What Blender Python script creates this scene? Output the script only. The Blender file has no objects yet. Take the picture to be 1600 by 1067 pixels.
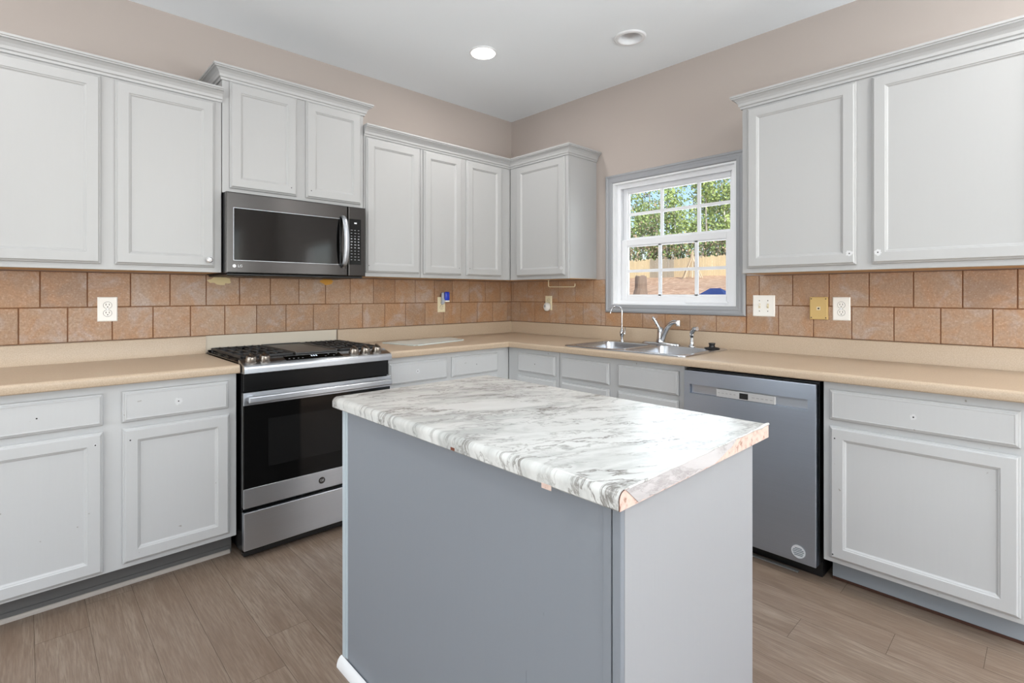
import bpy, bmesh, math, random
from mathutils import Vector, Matrix
random.seed(7)
PI = math.pi
sc = bpy.context.scene
COL = sc.collection

# ------------------------------------------------------------------ camera
YAW = 0.8136
cam_d = bpy.data.cameras.new('camera')
cam_d.sensor_width = 36.0
cam_d.lens = 801.06 / 1600 * 36.0
cam_d.shift_x = 0.00275
cam_d.shift_y = -0.04595
cam_d.clip_start = 0.05
cam_d.clip_end = 300
cam = bpy.data.objects.new('camera', cam_d)
cam.location = (-3.0887, -3.2382, 1.2415)
cam.rotation_euler = (PI / 2, 0, YAW - PI / 2)
COL.objects.link(cam)
sc.camera = cam

# ------------------------------------------------------------------ view, sky, sun, daylight
sc.view_settings.view_transform = 'Standard'
sc.view_settings.look = 'None'
sc.view_settings.gamma = 1.0
sc.view_settings.use_curve_mapping = False
sc.view_settings.exposure = 0.22

w = bpy.data.worlds.new('world')
sc.world = w
w.use_nodes = True
nt = w.node_tree
bg = nt.nodes['Background']
sky = nt.nodes.new('ShaderNodeTexSky')
sky.sky_type = 'NISHITA'
sky.sun_disc = False
sky.sun_elevation = math.radians(38)
sky.sun_rotation = math.radians(200)
nt.links.new(sky.outputs[0], bg.inputs[0])
bg.inputs[1].default_value = 0.20

def light(name, kind, loc, rot, energy, color=(1, 1, 1), **kw):
    d = bpy.data.lights.new(name, kind)
    d.energy = energy
    d.color = color
    for k, v in kw.items():
        setattr(d, k, v)
    o = bpy.data.objects.new(name, d)
    o.location = loc
    o.rotation_euler = rot
    COL.objects.link(o)
    return o

# sun over the back yard, from behind the house and to the south
sd = Vector((0.45, 0.75, -0.62)).normalized()
light('sun', 'SUN', (-5, -20, 30), sd.to_track_quat('-Z', 'Y').to_euler(), 4.6, (1.0, 0.93, 0.82), angle=0.01)
# daylight through the glass doors and windows of the rooms behind the camera
# each opening: level skylight, plus an added upward lamp to brighten the ceiling
def opening(name, loc, rz, sky_w, ground_w, sx, sy, col=(0.91, 0.97, 1.0)):
    for nm, tilt, pw in (('skylight', math.radians(6), sky_w), ('ceiling_fill', math.radians(72), ground_w)):
        e = (Matrix.Rotation(rz, 4, 'Z') @ Matrix.Rotation(PI / 2 + tilt, 4, 'X')).to_euler()
        light(name + '_' + nm, 'AREA', loc, e, pw, col, shape='RECTANGLE', size=sx, size_y=sy)


opening('patio', (-6.98, -3.1, 1.15), -PI / 2, 16, 150, 2.2, 2.0)
opening('side', (-6.98, -0.50, 1.15), -PI / 2, 16, 16, 0.5, 1.9)  # added narrow opening light, set to streak the dishwasher door
opening('dining', (-2.1, -6.48, 1.45), 0, 26, 175, 3.0, 1.6)
opening('breakfast', (-0.02, -4.9, 1.30), PI / 2, 10, 48, 0.9, 1.3)
# daylight entering by the sink window
light('sink_window_daylight', 'AREA', (0.30, -1.50, 1.62), (0, PI / 2, 0), 7.5, (0.92, 0.96, 1.0), shape='RECTANGLE', size=0.8, size_y=0.85)


# ------------------------------------------------------------------ helpers
def lin(c):
    r = []
    for v in c:
        v = v / 255.0
        r.append(v / 12.92 if v <= 0.04045 else ((v + 0.055) / 1.055) ** 2.4)
    return (r[0], r[1], r[2], 1.0)


def mat(name, rgb, rough=0.5, metal=0.0, spec=0.5, **kw):
    m = bpy.data.materials.new(name)
    m.use_nodes = True
    b = m.node_tree.nodes['Principled BSDF']
    b.inputs['Base Color'].default_value = lin(rgb)
    b.inputs['Roughness'].default_value = rough
    b.inputs['Metallic'].default_value = metal
    b.inputs['Specular IOR Level'].default_value = spec
    for k, v in kw.items():
        b.inputs[k.replace('_', ' ')].default_value = v
    return m


class N:
    """small node helper"""
    def __init__(s, m):
        s.m = m
        s.t = m.node_tree
        s.b = s.t.nodes['Principled BSDF']

    def n(s, typ, **kw):
        o = s.t.nodes.new('ShaderNode' + typ)
        for k, v in kw.items():
            if k.startswith('i_'):
                key = k[2:].replace('_', ' ')
                o.inputs[key].default_value = v
            elif k.startswith('n_'):
                o.inputs[int(k[2:])].default_value = v
            else:
                setattr(o, k, v)
        return o

    def l(s, a, b):
        s.t.links.new(a, b)

    def coord(s, scale=(1, 1, 1), rot=(0, 0, 0), loc=(0, 0, 0), src='Object'):
        tc = s.n('TexCoord')
        mp = s.n('Mapping')
        mp.inputs['Scale'].default_value = scale
        mp.inputs['Rotation'].default_value = rot
        mp.inputs['Location'].default_value = loc
        s.l(tc.outputs[src], mp.inputs['Vector'])
        return mp.outputs[0]

    def noise(s, vec, scale, detail=4, rough=0.5, dist=0.0):
        o = s.n('TexNoise')
        o.inputs['Scale'].default_value = scale
        o.inputs['Detail'].default_value = detail
        o.inputs['Roughness'].default_value = rough
        o.inputs['Distortion'].default_value = dist
        if vec is not None:
            s.l(vec, o.inputs['Vector'])
        return o

    def ramp(s, fac, stops):
        o = s.n('ValToRGB')
        e = o.color_ramp.elements
        while len(e) < len(stops):
            e.new(0.5)
        for k, (p, c) in enumerate(stops):
            e[k].position = p
            e[k].color = c if len(c) == 4 else lin(c)
        s.l(fac, o.inputs[0])
        return o.outputs[0]

    def mix(s, fac, a, b, mode='MIX'):
        o = s.n('Mix', data_type='RGBA', blend_type=mode)
        for sock, v in ((o.inputs[0], fac), (o.inputs[6], a), (o.inputs[7], b)):
            if hasattr(v, 'is_output'):
                s.l(v, sock)
            else:
                sock.default_value = v
        return o.outputs[2]

    def math(s, op, a, b=0.0, c=None):
        o = s.n('Math', operation=op)
        for k, v in enumerate((a, b) if c is None else (a, b, c)):
            if hasattr(v, 'is_output'):
                s.l(v, o.inputs[k])
            else:
                o.inputs[k].default_value = v
        return o.outputs[0]

    def bump(s, h, strength=0.2, dist=0.002):
        o = s.n('Bump')
        o.inputs['Strength'].default_value = strength
        o.inputs['Distance'].default_value = dist
        s.l(h, o.inputs['Height'])
        s.l(o.outputs[0], s.b.inputs['Normal'])

    def color(s, c):
        s.l(c, s.b.inputs['Base Color'])

    def rough(s, c):
        s.l(c, s.b.inputs['Roughness'])


def painted(name, rgb, rough=0.42, var=0.04, wear=None):
    """brushed cabinet paint: faint vertical brush marks and slight patchiness"""
    m = mat(name, rgb, rough)
    k = N(m)
    v = k.coord((60, 60, 3))
    n1 = k.noise(v, 2.0, 3)
    n2 = k.noise(k.coord((1, 1, 1)), 2.3, 3)
    base = lin(rgb)
    dark = tuple(c * (1 - var * 1.6) for c in base[:3]) + (1,)
    c = k.mix(k.math('MULTIPLY', n1.outputs[0], 0.35), base, dark)
    c = k.mix(k.math('MULTIPLY', n2.outputs[0], 0.5), c, dark)
    if wear:
        n3 = k.noise(k.coord((1, 1, 1), loc=(3, 7, 1)), 38, 2)
        f = k.ramp(n3.outputs[0], [(0.76, (0, 0, 0, 1)), (0.80, (1, 1, 1, 1))])
        c = k.mix(f, c, lin(wear))
    k.color(c)
    k.bump(n1.outputs[0], 0.12, 0.001)
    return m


def bm_new():
    return bmesh.new()


def bx(bm, x0, x1, y0, y1, z0, z1, bev=0.0, seg=2, edges=None):
    if x0 > x1: x0, x1 = x1, x0
    if y0 > y1: y0, y1 = y1, y0
    if z0 > z1: z0, z1 = z1, z0
    vs = [bm.verts.new((x, y, z)) for x in (x0, x1) for y in (y0, y1) for z in (z0, z1)]
    fs = []
    for q in ((0, 1, 3, 2), (4, 6, 7, 5), (0, 4, 5, 1), (2, 3, 7, 6), (0, 2, 6, 4), (1, 5, 7, 3)):
        fs.append(bm.faces.new([vs[i] for i in q]))
    if bev > 0:
        es = set()
        for f in fs:
            for e in f.edges:
                es.add(e)
        if edges:
            es = [e for e in es if edges((e.verts[0].co + e.verts[1].co) / 2, (e.verts[0].co - e.verts[1].co).normalized())]
        bmesh.ops.bevel(bm, geom=list(es), offset=bev, segments=seg, affect='EDGES', profile=0.5)
    return bm


def T(pl, u, w_, z):
    """wall frame: u along the wall, w_ out of the wall into the room"""
    return Vector((u, -w_, z)) if pl == 'L' else Vector((-w_, u, z))


def pbx(bm, pl, u0, u1, w0, w1, z0, z1, bev=0.0, seg=2):
    a, b = T(pl, u0, w0, z0), T(pl, u1, w1, z1)
    return bx(bm, a.x, b.x, a.y, b.y, a.z, b.z, bev, seg)


def rings(bm, pl, u0, u1, z0, z1, prof, cap=True):
    """nested rectangular rings (inset, height) lofted into a framed panel"""
    if u0 > u1: u0, u1 = u1, u0
    prev = None
    first = None
    for ins, h in prof:
        r = [bm.verts.new(T(pl, u, h, z)) for u, z in
             ((u0 + ins, z0 + ins), (u1 - ins, z0 + ins), (u1 - ins, z1 - ins), (u0 + ins, z1 - ins))]
        if prev:
            for i in range(4):
                bm.faces.new([prev[i], prev[(i + 1) % 4], r[(i + 1) % 4], r[i]])
        else:
            first = r
        prev = r
    if cap:
        bm.faces.new(prev)
        bm.faces.new(first)
    return bm


def cyl(bm, c, r, h, axis='Z', seg=32, r2=None, caps=True):
    """cylinder / cone from c along axis"""
    ax = {'X': Vector((1, 0, 0)), 'Y': Vector((0, 1, 0)), 'Z': Vector((0, 0, 1))}[axis] if isinstance(axis, str) else Vector(axis).normalized()
    q = ax.to_track_quat('Z', 'Y').to_matrix()
    r2 = r if r2 is None else r2
    c = Vector(c)
    rg = []
    for t, rr in ((0, r), (h, r2)):
        rg.append([bm.verts.new(c + ax * t + q @ Vector((rr * math.cos(2 * PI * i / seg), rr * math.sin(2 * PI * i / seg), 0))) for i in range(seg)])
    for i in range(seg):
        bm.faces.new([rg[0][i], rg[0][(i + 1) % seg], rg[1][(i + 1) % seg], rg[1][i]])
    if caps:
        bm.faces.new(rg[0])
        bm.faces.new(rg[1])
    return bm


def lathe(bm, c, prof, axis='Z', seg=32):
    """prof = [(r, h)...] turned about axis through c"""
    ax = {'X': Vector((1, 0, 0)), 'Y': Vector((0, 1, 0)), 'Z': Vector((0, 0, 1)), '-Z': Vector((0, 0, -1)), '-X': Vector((-1, 0, 0)), '-Y': Vector((0, -1, 0))}[axis] if isinstance(axis, str) else Vector(axis).normalized()
    q = ax.to_track_quat('Z', 'Y').to_matrix()
    c = Vector(c)
    prev = None
    for r, h in prof:
        if r < 1e-6:
            ring = [bm.verts.new(c + ax * h)]
        else:
            ring = [bm.verts.new(c + ax * h + q @ Vector((r * math.cos(2 * PI * i / seg), r * math.sin(2 * PI * i / seg), 0))) for i in range(seg)]
        if prev:
            for i in range(seg):
                j = (i + 1) % seg
                if len(prev) == 1 and len(ring) > 1:
                    bm.faces.new([prev[0], ring[j], ring[i]])
                elif len(ring) == 1 and len(prev) > 1:
                    bm.faces.new([prev[i], prev[j], ring[0]])
                elif len(ring) > 1:
                    bm.faces.new([prev[i], prev[j], ring[j], ring[i]])
        prev = ring
    return bm


def tube(bm, pts, radii, seg=12, caps=True, flat=1.0, up=None):
    """swept tube through pts; radii scalar or list; flat squashes the second axis"""
    pts = [Vector(p) for p in pts]
    if not isinstance(radii, (list, tuple)):
        radii = [radii] * len(pts)
    prev = None
    n = Vector(up) if up else None
    for i, p in enumerate(pts):
        t = (pts[min(i + 1, len(pts) - 1)] - pts[max(i - 1, 0)]).normalized()
        if n is None:
            n = t.orthogonal().normalized()
        n = (n - t * n.dot(t))
        n = n.normalized() if n.length > 1e-6 else t.orthogonal().normalized()
        b = t.cross(n)
        r = radii[i]
        ring = [bm.verts.new(p + n * (r * math.cos(2 * PI * k / seg)) + b * (r * flat * math.sin(2 * PI * k / seg))) for k in range(seg)]
        if prev:
            for k in range(seg):
                bm.faces.new([prev[k], prev[(k + 1) % seg], ring[(k + 1) % seg], ring[k]])
        elif caps:
            bm.faces.new(ring)
        prev = ring
    if caps:
        bm.faces.new(prev)
    return bm


def curve_pts(ctrl, n=8):
    """Catmull-Rom through ctrl"""
    c = [Vector(p) for p in ctrl]
    c = [c[0] * 2 - c[1]] + c + [c[-1] * 2 - c[-2]]
    out = []
    for i in range(1, len(c) - 2):
        for k in range(n):
            t = k / n
            out.append(0.5 * ((2 * c[i]) + (c[i + 1] - c[i - 1]) * t + (2 * c[i - 1] - 5 * c[i] + 4 * c[i + 1] - c[i + 2]) * t * t + (3 * c[i] - c[i - 1] - 3 * c[i + 1] + c[i + 2]) * t ** 3))
    out.append(c[-2])
    return out


def sweep(bm, path, prof, side=1):
    """closed profile [(offset, z)] swept along plan path with mitres; offset to the side (1 = right of travel)"""
    P = [Vector((p[0], p[1])) for p in path]
    rg = []
    for i, p in enumerate(P):
        ns = []
        if i > 0:
            d = (P[i] - P[i - 1]).normalized(); ns.append(Vector((d.y, -d.x)) * side)
        if i < len(P) - 1:
            d = (P[i + 1] - P[i]).normalized(); ns.append(Vector((d.y, -d.x)) * side)
        n = ns[0] if len(ns) == 1 else (ns[0] + ns[1]) / (1 + ns[0].dot(ns[1]))
        rg.append([bm.verts.new((p.x + n.x * o, p.y + n.y * o, z)) for o, z in prof])
    m = len(prof)
    for a, b in zip(rg, rg[1:]):
        for k in range(m):
            bm.faces.new([a[k], a[(k + 1) % m], b[(k + 1) % m], b[k]])
    bm.faces.new(rg[0])
    bm.faces.new(rg[-1])
    return bm


def base_obj(name, loc, label=None, cat=None, group=None, kind=None):
    o = bpy.data.objects.new(name, None)
    o.empty_display_size = 0.1
    COL.objects.link(o)
    o.location = loc
    tag(o, label, cat, group, kind)
    return o


def tag(o, label=None, cat=None, group=None, kind=None):
    if label: o['label'] = label
    if cat: o['category'] = cat
    if group: o['group'] = group
    if kind: o['kind'] = kind
    return o


def root_of(o):
    while o.parent:
        o = o.parent
    return o


def obj(name, bm, m, parent=None, smooth=None, label=None, org=None, tri=True):
    """link bm (built in world coordinates) as one mesh object"""
    bmesh.ops.recalc_face_normals(bm, faces=bm.faces)
    if parent is not None:
        off = root_of(parent).location.copy()
    elif org is not None:
        off = Vector(org)
    else:
        off = Vector((0, 0, 0))
    bmesh.ops.translate(bm, verts=bm.verts, vec=-off)
    me = bpy.data.meshes.new(name)
    bm.to_mesh(me)
    bm.free()
    for mm in (m if isinstance(m, (list, tuple)) else [m]):
        me.materials.append(mm)
    if smooth is not None:
        me.shade_smooth() if hasattr(me, 'shade_smooth') else None
        me.set_sharp_from_angle(angle=math.radians(smooth))
    o = bpy.data.objects.new(name, me)
    COL.objects.link(o)
    if parent is not None:
        o.parent = parent
    else:
        o.location = off
    if label: o['label'] = label
    return o


def cut(o, cutters):
    """carve cutter shapes (bmeshes in world coordinates) out of o's mesh"""
    tmp = []
    off = root_of(o).location.copy()
    for c in cutters:
        bmesh.ops.recalc_face_normals(c, faces=c.faces)
        bmesh.ops.translate(c, verts=c.verts, vec=-off)
        me = bpy.data.meshes.new('cutter')
        c.to_mesh(me); c.free()
        q = bpy.data.objects.new('cutter', me)
        COL.objects.link(q)
        q.location = off
        md = o.modifiers.new('cut', 'BOOLEAN')
        md.operation = 'DIFFERENCE'
        md.solver = 'EXACT'
        md.object = q
        tmp.append(q)
    bpy.context.view_layer.update()
    dg = bpy.context.evaluated_depsgraph_get()
    new = bpy.data.meshes.new_from_object(o.evaluated_get(dg))
    o.modifiers.clear()
    o.data = new
    for q in tmp:
        bpy.data.objects.remove(q, do_unlink=True)
    return o


def text_part(name, s, size, m, parent, pl, u, w_, z, depth=0.0006, squeeze=1.0):
    """raised lettering on a wall-parallel face, centred at (u, z)"""
    cu = bpy.data.curves.new('lettering', 'FONT')
    cu.body = s
    cu.size = size
    cu.extrude = depth
    cu.align_x = 'CENTER'
    cu.align_y = 'CENTER'
    t = bpy.data.objects.new('lettering', cu)
    COL.objects.link(t)
    bpy.context.view_layer.update()
    dg = bpy.context.evaluated_depsgraph_get()
    me = bpy.data.meshes.new_from_object(t.evaluated_get(dg))
    bpy.data.objects.remove(t, do_unlink=True)
    off = root_of(parent).location
    for v in me.vertices:
        x, y, h = v.co
        # seen from the room, left wall reads towards +x; right wall reads towards -y
        q = T(pl, u + x * squeeze if pl == 'L' else u - x * squeeze, w_ + h, z + y)
        v.co = q - off
    me.materials.clear()
    me.materials.append(m)
    o = bpy.data.objects.new(name, me)
    COL.objects.link(o)
    o.parent = parent
    return o


# ------------------------------------------------------------------ materials
M = {}
M['white'] = painted('white_cabinet_paint', (175, 175, 175), 0.40, 0.035)  # same white as the bases, darkened in colour to offset light on the uppers
M['white_base'] = painted('worn_white_paint', (195, 196, 197), 0.42, 0.06, wear=(150, 146, 140))
M['bluegrey'] = painted('blue_grey_paint', (135, 141, 149), 0.45, 0.05, wear=(140, 142, 148))
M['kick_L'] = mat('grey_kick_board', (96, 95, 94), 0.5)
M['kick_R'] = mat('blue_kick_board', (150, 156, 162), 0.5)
M['shoe'] = mat('dusty_shoe_strip', (176, 168, 160), 0.5)
M['under'] = mat('raw_underside', (196, 160, 118), 0.6)
M['hole'] = mat('dark_hole', (22, 20, 20), 0.9)
M['scuff'] = mat('paint_chip', (120, 112, 104), 0.7)
M['patch'] = mat('fresh_touch_up_paint', (204, 205, 206), 0.35)
M['trim_grey'] = painted('grey_window_casing', (156, 158, 162), 0.40, 0.03)
M['trim_white'] = mat('white_trim_paint', (236, 237, 239), 0.4)
M['vinyl'] = mat('white_vinyl', (240, 241, 244), 0.35)
M['plate'] = mat('white_plastic', (243, 241, 236), 0.35)
M['ivory'] = mat('ivory_plastic', (226, 214, 182), 0.4)
M['brassy'] = mat('yellowed_plate', (205, 174, 110), 0.45)
M['slot'] = mat('dark_slot', (52, 40, 36), 0.7)
M['blackp'] = mat('black_plastic', (24, 24, 25), 0.45)
M['enamel'] = mat('black_enamel', (8, 8, 9), 0.26, 0.0, 0.28)
M['iron'] = mat('cast_iron', (34, 34, 35), 0.55)
M['glass_black'] = mat('black_oven_glass', (5, 5, 5), 0.07, 0.0, 0.32)
M['chrome'] = mat('chrome', (205, 207, 210), 0.12, 1.0)
M['knob_metal'] = mat('brushed_knob_metal', (150, 142, 134), 0.30, 1.0)
M['white_mark'] = mat('white_printing', (230, 230, 232), 0.5)
M['grey_mark'] = mat('grey_printing', (150, 150, 152), 0.5)
M['blue_gel'] = mat('blue_gel', (38, 66, 196), 0.2)
M['silver_pl'] = mat('silver_plastic', (205, 205, 205), 0.35, 0.3)
M['cream'] = mat('cream_filler_board', (204, 193, 176), 0.55)
M['plaster'] = mat('bare_plaster', (222, 204, 160), 0.85)
M['glue'] = mat('orange_adhesive', (206, 150, 62), 0.7)
M['pink'] = None
M['ceil'] = mat('ceiling_paint', (243, 248, 252), 0.8)
M['dark_gap'] = mat('dark_wood_gap', (70, 42, 30), 0.8)
M['sheet'] = mat('frosted_glass_board', (205, 214, 212), 0.18)
M['knob_clear'] = mat('clear_knob', (225, 225, 226), 0.08, 0.6)

m = mat('wall_paint', (208, 198, 186), 0.75)
k = N(m)
n = k.noise(k.coord((1, 1, 1)), 180, 3)
n2 = k.noise(k.coord((1, 1, 1)), 1.2, 3)
k.color(k.mix(n2.outputs[0], lin((179, 168, 161)), lin((174, 163, 156))))
k.bump(n.outputs[0], 0.10, 0.001)
M['wall'] = m

k = N(M['ceil'])
n = k.noise(k.coord((1, 1, 1)), 120, 3)
k.bump(n.outputs[0], 0.08, 0.001)


def steel(name, rgb, rough=0.3, horiz=True, aniso=0.85):
    m = mat(name, rgb, rough, 1.0)
    k = N(m)
    v = k.coord((2, 2, 700) if horiz else (500, 500, 2))
    n = k.noise(v, 1.0, 3)
    k.color(k.mix(n.outputs[0], tuple(c * 0.86 for c in lin(rgb)[:3]) + (1,), lin(rgb)))
    k.rough(k.math('MULTIPLY_ADD', n.outputs[0], 0.10, rough - 0.05))
    k.b.inputs['Anisotropic'].default_value = aniso
    k.b.inputs['Anisotropic Rotation'].default_value = 0.25
    tg = k.n('Tangent', direction_type='RADIAL', axis='Z')
    k.l(tg.outputs[0], k.b.inputs['Tangent'])
    return m


M['steel'] = steel('brushed_stainless', (196, 200, 206), 0.34)
M['steel_dark'] = steel('dark_stainless', (78, 76, 75), 0.24)
M['steel_dw'] = steel('dishwasher_stainless', (188, 198, 212), 0.38)
M['steel_sink'] = mat('sink_stainless', (190, 192, 196), 0.24, 1.0)

# countertop laminate
m = mat('tan_laminate', (226, 194, 160), 0.34)
k = N(m)
n = k.noise(k.coord((1, 1, 1)), 260, 2, 0.6)
n2 = k.noise(k.coord((1, 1, 1)), 3.0, 3)
c = k.ramp(n.outputs[0], [(0.36, (177, 157, 135)), (0.5, (185, 165, 143)), (0.64, (191, 172, 150))])
c = k.mix(k.math('MULTIPLY', n2.outputs[0], 0.22), c, lin((188, 164, 136)))
k.color(c)
M['laminate'] = m

# tiles: colour from a per-tile attribute
m = mat('ceramic_tile', (190, 150, 118), 0.42)
k = N(m)
at = k.n('Attribute', attribute_name='rnd')
base = k.ramp(at.outputs['Fac'], [(0.0, (152, 121, 96)), (0.35, (168, 137, 110)), (0.7, (173, 146, 123)), (1.0, (162, 125, 93))])
v = k.coord((1, 1, 1))
n1 = k.noise(v, 9, 4, 0.6, 0.6)
c = k.mix(k.ramp(n1.outputs[0], [(0.42, (0, 0, 0, 1)), (0.68, (1, 1, 1, 1))]), base, lin((170, 128, 92)))
n2 = k.noise(v, 7, 3, 0.6, 1.0)
c = k.mix(k.math('MULTIPLY', k.ramp(n2.outputs[0], [(0.52, (0, 0, 0, 1)), (0.72, (1, 1, 1, 1))]), 0.55), c, lin((178, 166, 161)))
n3 = k.noise(v, 150, 3, 0.6)
c = k.mix(k.ramp(n3.outputs[0], [(0.35, (1, 1, 1, 1)), (0.5, (0, 0, 0, 1))]), c, k.mix(0.45, c, lin((134, 102, 78))))
c = k.mix(k.math('MULTIPLY', k.ramp(n3.outputs[0], [(0.58, (0, 0, 0, 1)), (0.68, (1, 1, 1, 1))]), 0.25), c, lin((226, 205, 186)))
k.color(c)
k.bump(n3.outputs[0], 0.25, 0.002)
M['tile'] = m
M['grout'] = mat('brown_grout', (122, 84, 58), 0.9)

# floor planks
m = mat('vinyl_plank', (150, 132, 115), 0.42)
k = N(m)
at = k.n('Attribute', attribute_name='rnd')
tc = k.n('TexCoord')
cb = k.n('CombineXYZ')
k.l(k.math('MULTIPLY', at.outputs['Fac'], 37.0), cb.inputs[0])
k.l(k.math('MULTIPLY', at.outputs['Fac'], 91.0), cb.inputs[1])
va = k.n('VectorMath', operation='ADD')
k.l(tc.outputs['Object'], va.inputs[0]); k.l(cb.outputs[0], va.inputs[1])
mp = k.n('Mapping'); mp.inputs['Scale'].default_value = (14, 1.3, 1)
k.l(va.outputs[0], mp.inputs['Vector'])
g1 = k.noise(mp.outputs[0], 1.3, 7, 0.68, 0.7)
mp2 = k.n('Mapping'); mp2.inputs['Scale'].default_value = (170, 9.0, 1)
k.l(va.outputs[0], mp2.inputs['Vector'])
g2 = k.noise(mp2.outputs[0], 1.0, 4, 0.6, 0.5)
mp3 = k.n('Mapping'); mp3.inputs['Scale'].default_value = (5, 1.6, 1)
k.l(va.outputs[0], mp3.inputs['Vector'])
g3 = k.noise(mp3.outputs[0], 1.0, 3, 0.5, 0.3)
c = k.ramp(g1.outputs[0], [(0.32, (124, 104, 88)), (0.50, (145, 127, 112)), (0.66, (156, 140, 125))])
c = k.mix(k.ramp(g2.outputs[0], [(0.40, (0, 0, 0, 1)), (0.62, (0.8, 0.8, 0.8, 1))]), c, lin((118, 100, 85)))
c = k.mix(k.ramp(g3.outputs[0], [(0.56, (0, 0, 0, 1)), (0.74, (0.55, 0.55, 0.55, 1))]), c, lin((108, 90, 74)))
c = k.mix(k.math('MULTIPLY', at.outputs['Fac'], 0.35), c, lin((126, 106, 91)))
k.color(c)
k.bump(g2.outputs[0], 0.15, 0.001)
M['plank'] = m
M['floor_gap'] = mat('plank_seam', (84, 70, 58), 0.8)


# marble paper of the island top; x - z makes the pattern run over the rounded edge
def marble(name, warm):
    m = mat(name, (236, 236, 234), 0.26, 0.0, 0.38)
    k = N(m)
    tc = k.n('TexCoord')
    sp = k.n('SeparateXYZ'); k.l(tc.outputs['Object'], sp.inputs[0])
    cb = k.n('CombineXYZ')
    k.l(k.math('SUBTRACT', sp.outputs[0], k.math('MULTIPLY', sp.outputs[2], 1.0)), cb.inputs[0])
    k.l(sp.outputs[1], cb.inputs[1])
    if warm:
        k.l(sp.outputs[0], cb.inputs[0]); k.l(k.math('MULTIPLY', sp.outputs[2], 1.6), cb.inputs[1])
    mp = k.n('Mapping'); mp.vector_type = 'TEXTURE'
    mp.inputs['Rotation'].default_value = (0, 0, math.radians(-24))
    mp.inputs['Scale'].default_value = (1 / 5.0, 1 / 13.0, 1)
    k.l(cb.outputs[0], mp.inputs['Vector'])
    wn = k.noise(mp.outputs[0], 0.9, 5, 0.6, 0.0)
    va = k.n('VectorMath', operation='MULTIPLY_ADD')
    k.l(wn.outputs['Color'], va.inputs[0]); va.inputs[1].default_value = (1.3, 1.3, 1.3)
    k.l(mp.outputs[0], va.inputs[2])
    a = k.noise(va.outputs[0], 1.0, 6, 0.62, 0.3)
    va2 = k.n('VectorMath', operation='MULTIPLY_ADD')
    k.l(wn.outputs['Color'], va2.inputs[0]); va2.inputs[1].default_value = (2.2, 2.2, 2.2)
    k.l(mp.outputs[0], va2.inputs[2])
    b = k.noise(va2.outputs[0], 0.55, 5, 0.6, 0.2)

    def vein(nz, wid):
        d = k.math('ABSOLUTE', k.math('SUBTRACT', nz.outputs[0], 0.5))
        return k.ramp(d, [(0.0, (1, 1, 1, 1)), (wid, (0, 0, 0, 1))])
    v1 = vein(a, 0.030)
    v2 = vein(b, 0.022)
    cl = k.noise(mp.outputs[0], 0.7, 3, 0.5, 0.3)
    msk = k.ramp(cl.outputs[0], [(0.44, (0, 0, 0, 1)), (0.60, (1, 1, 1, 1))])
    soft = k.noise(va.outputs[0], 0.8, 4, 0.6, 0.3)
    c = k.ramp(soft.outputs[0], [(0.36, (184, 186, 184)), (0.52, (212, 213, 211)), (0.7, (222, 223, 221))])
    c = k.mix(k.math('MULTIPLY', k.math('MULTIPLY', v1, msk), 0.85), c, lin((98, 91, 84)))
    c = k.mix(k.math('MULTIPLY', v2, 0.55), c, lin((122, 121, 118)))
    if warm:
        wr = k.noise(mp.outputs[0], 0.5, 2, 0.5)
        c = k.mix(k.math('MULTIPLY', wr.outputs[0], 0.3), c, lin((206, 186, 178)))
        c = k.mix(0.38, c, lin((176, 170, 178)))
    k.color(c)
    k.bump(soft.outputs[0], 0.04, 0.002)
    return m


M['marble'] = marble('marble_paper', False)
M['marble_edge'] = marble('peeling_marble_paper', True)
m = mat('particle_board', (222, 190, 172), 0.8)
k = N(m)
n = k.noise(k.coord((1, 1, 1)), 70, 4, 0.6)
k.color(k.ramp(n.outputs[0], [(0.32, (160, 124, 108)), (0.42, (206, 178, 166)), (0.6, (218, 194, 182))]))
M['pink'] = m

m = bpy.data.materials.new('window_glass')
m.use_nodes = True
t = m.node_tree
t.nodes.clear()
o_ = t.nodes.new('ShaderNodeOutputMaterial')
tr = t.nodes.new('ShaderNodeBsdfTransparent'); tr.inputs[0].default_value = (0.96, 0.98, 0.98, 1)
gl = t.nodes.new('ShaderNodeBsdfGlossy'); gl.inputs['Roughness'].default_value = 0.0
mx = t.nodes.new('ShaderNodeMixShader')
lw = t.nodes.new('ShaderNodeFresnel'); lw.inputs[0].default_value = 1.45
t.links.new(lw.outputs[0], mx.inputs[0]); t.links.new(tr.outputs[0], mx.inputs[1]); t.links.new(gl.outputs[0], mx.inputs[2])
t.links.new(mx.outputs[0], o_.inputs[0])
M['glass'] = m


def emis(name, rgb, s):
    m = mat(name, rgb, 0.5)
    b = m.node_tree.nodes['Principled BSDF']
    b.inputs['Emission Color'].default_value = lin(rgb)
    b.inputs['Emission Strength'].default_value = s
    return m


M['lamp_on'] = emis('lit_diffuser', (255, 252, 246), 6.0)

# ------------------------------------------------------------------ the room
H = 2.7435
WX0, WY0 = -7.0, -6.5         # far walls behind the camera


def struct(name, bm, m, parent=None, **kw):
    o = obj(name, bm, m, parent, **kw)
    if parent is None:
        o['kind'] = 'structure'
    return o


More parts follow.
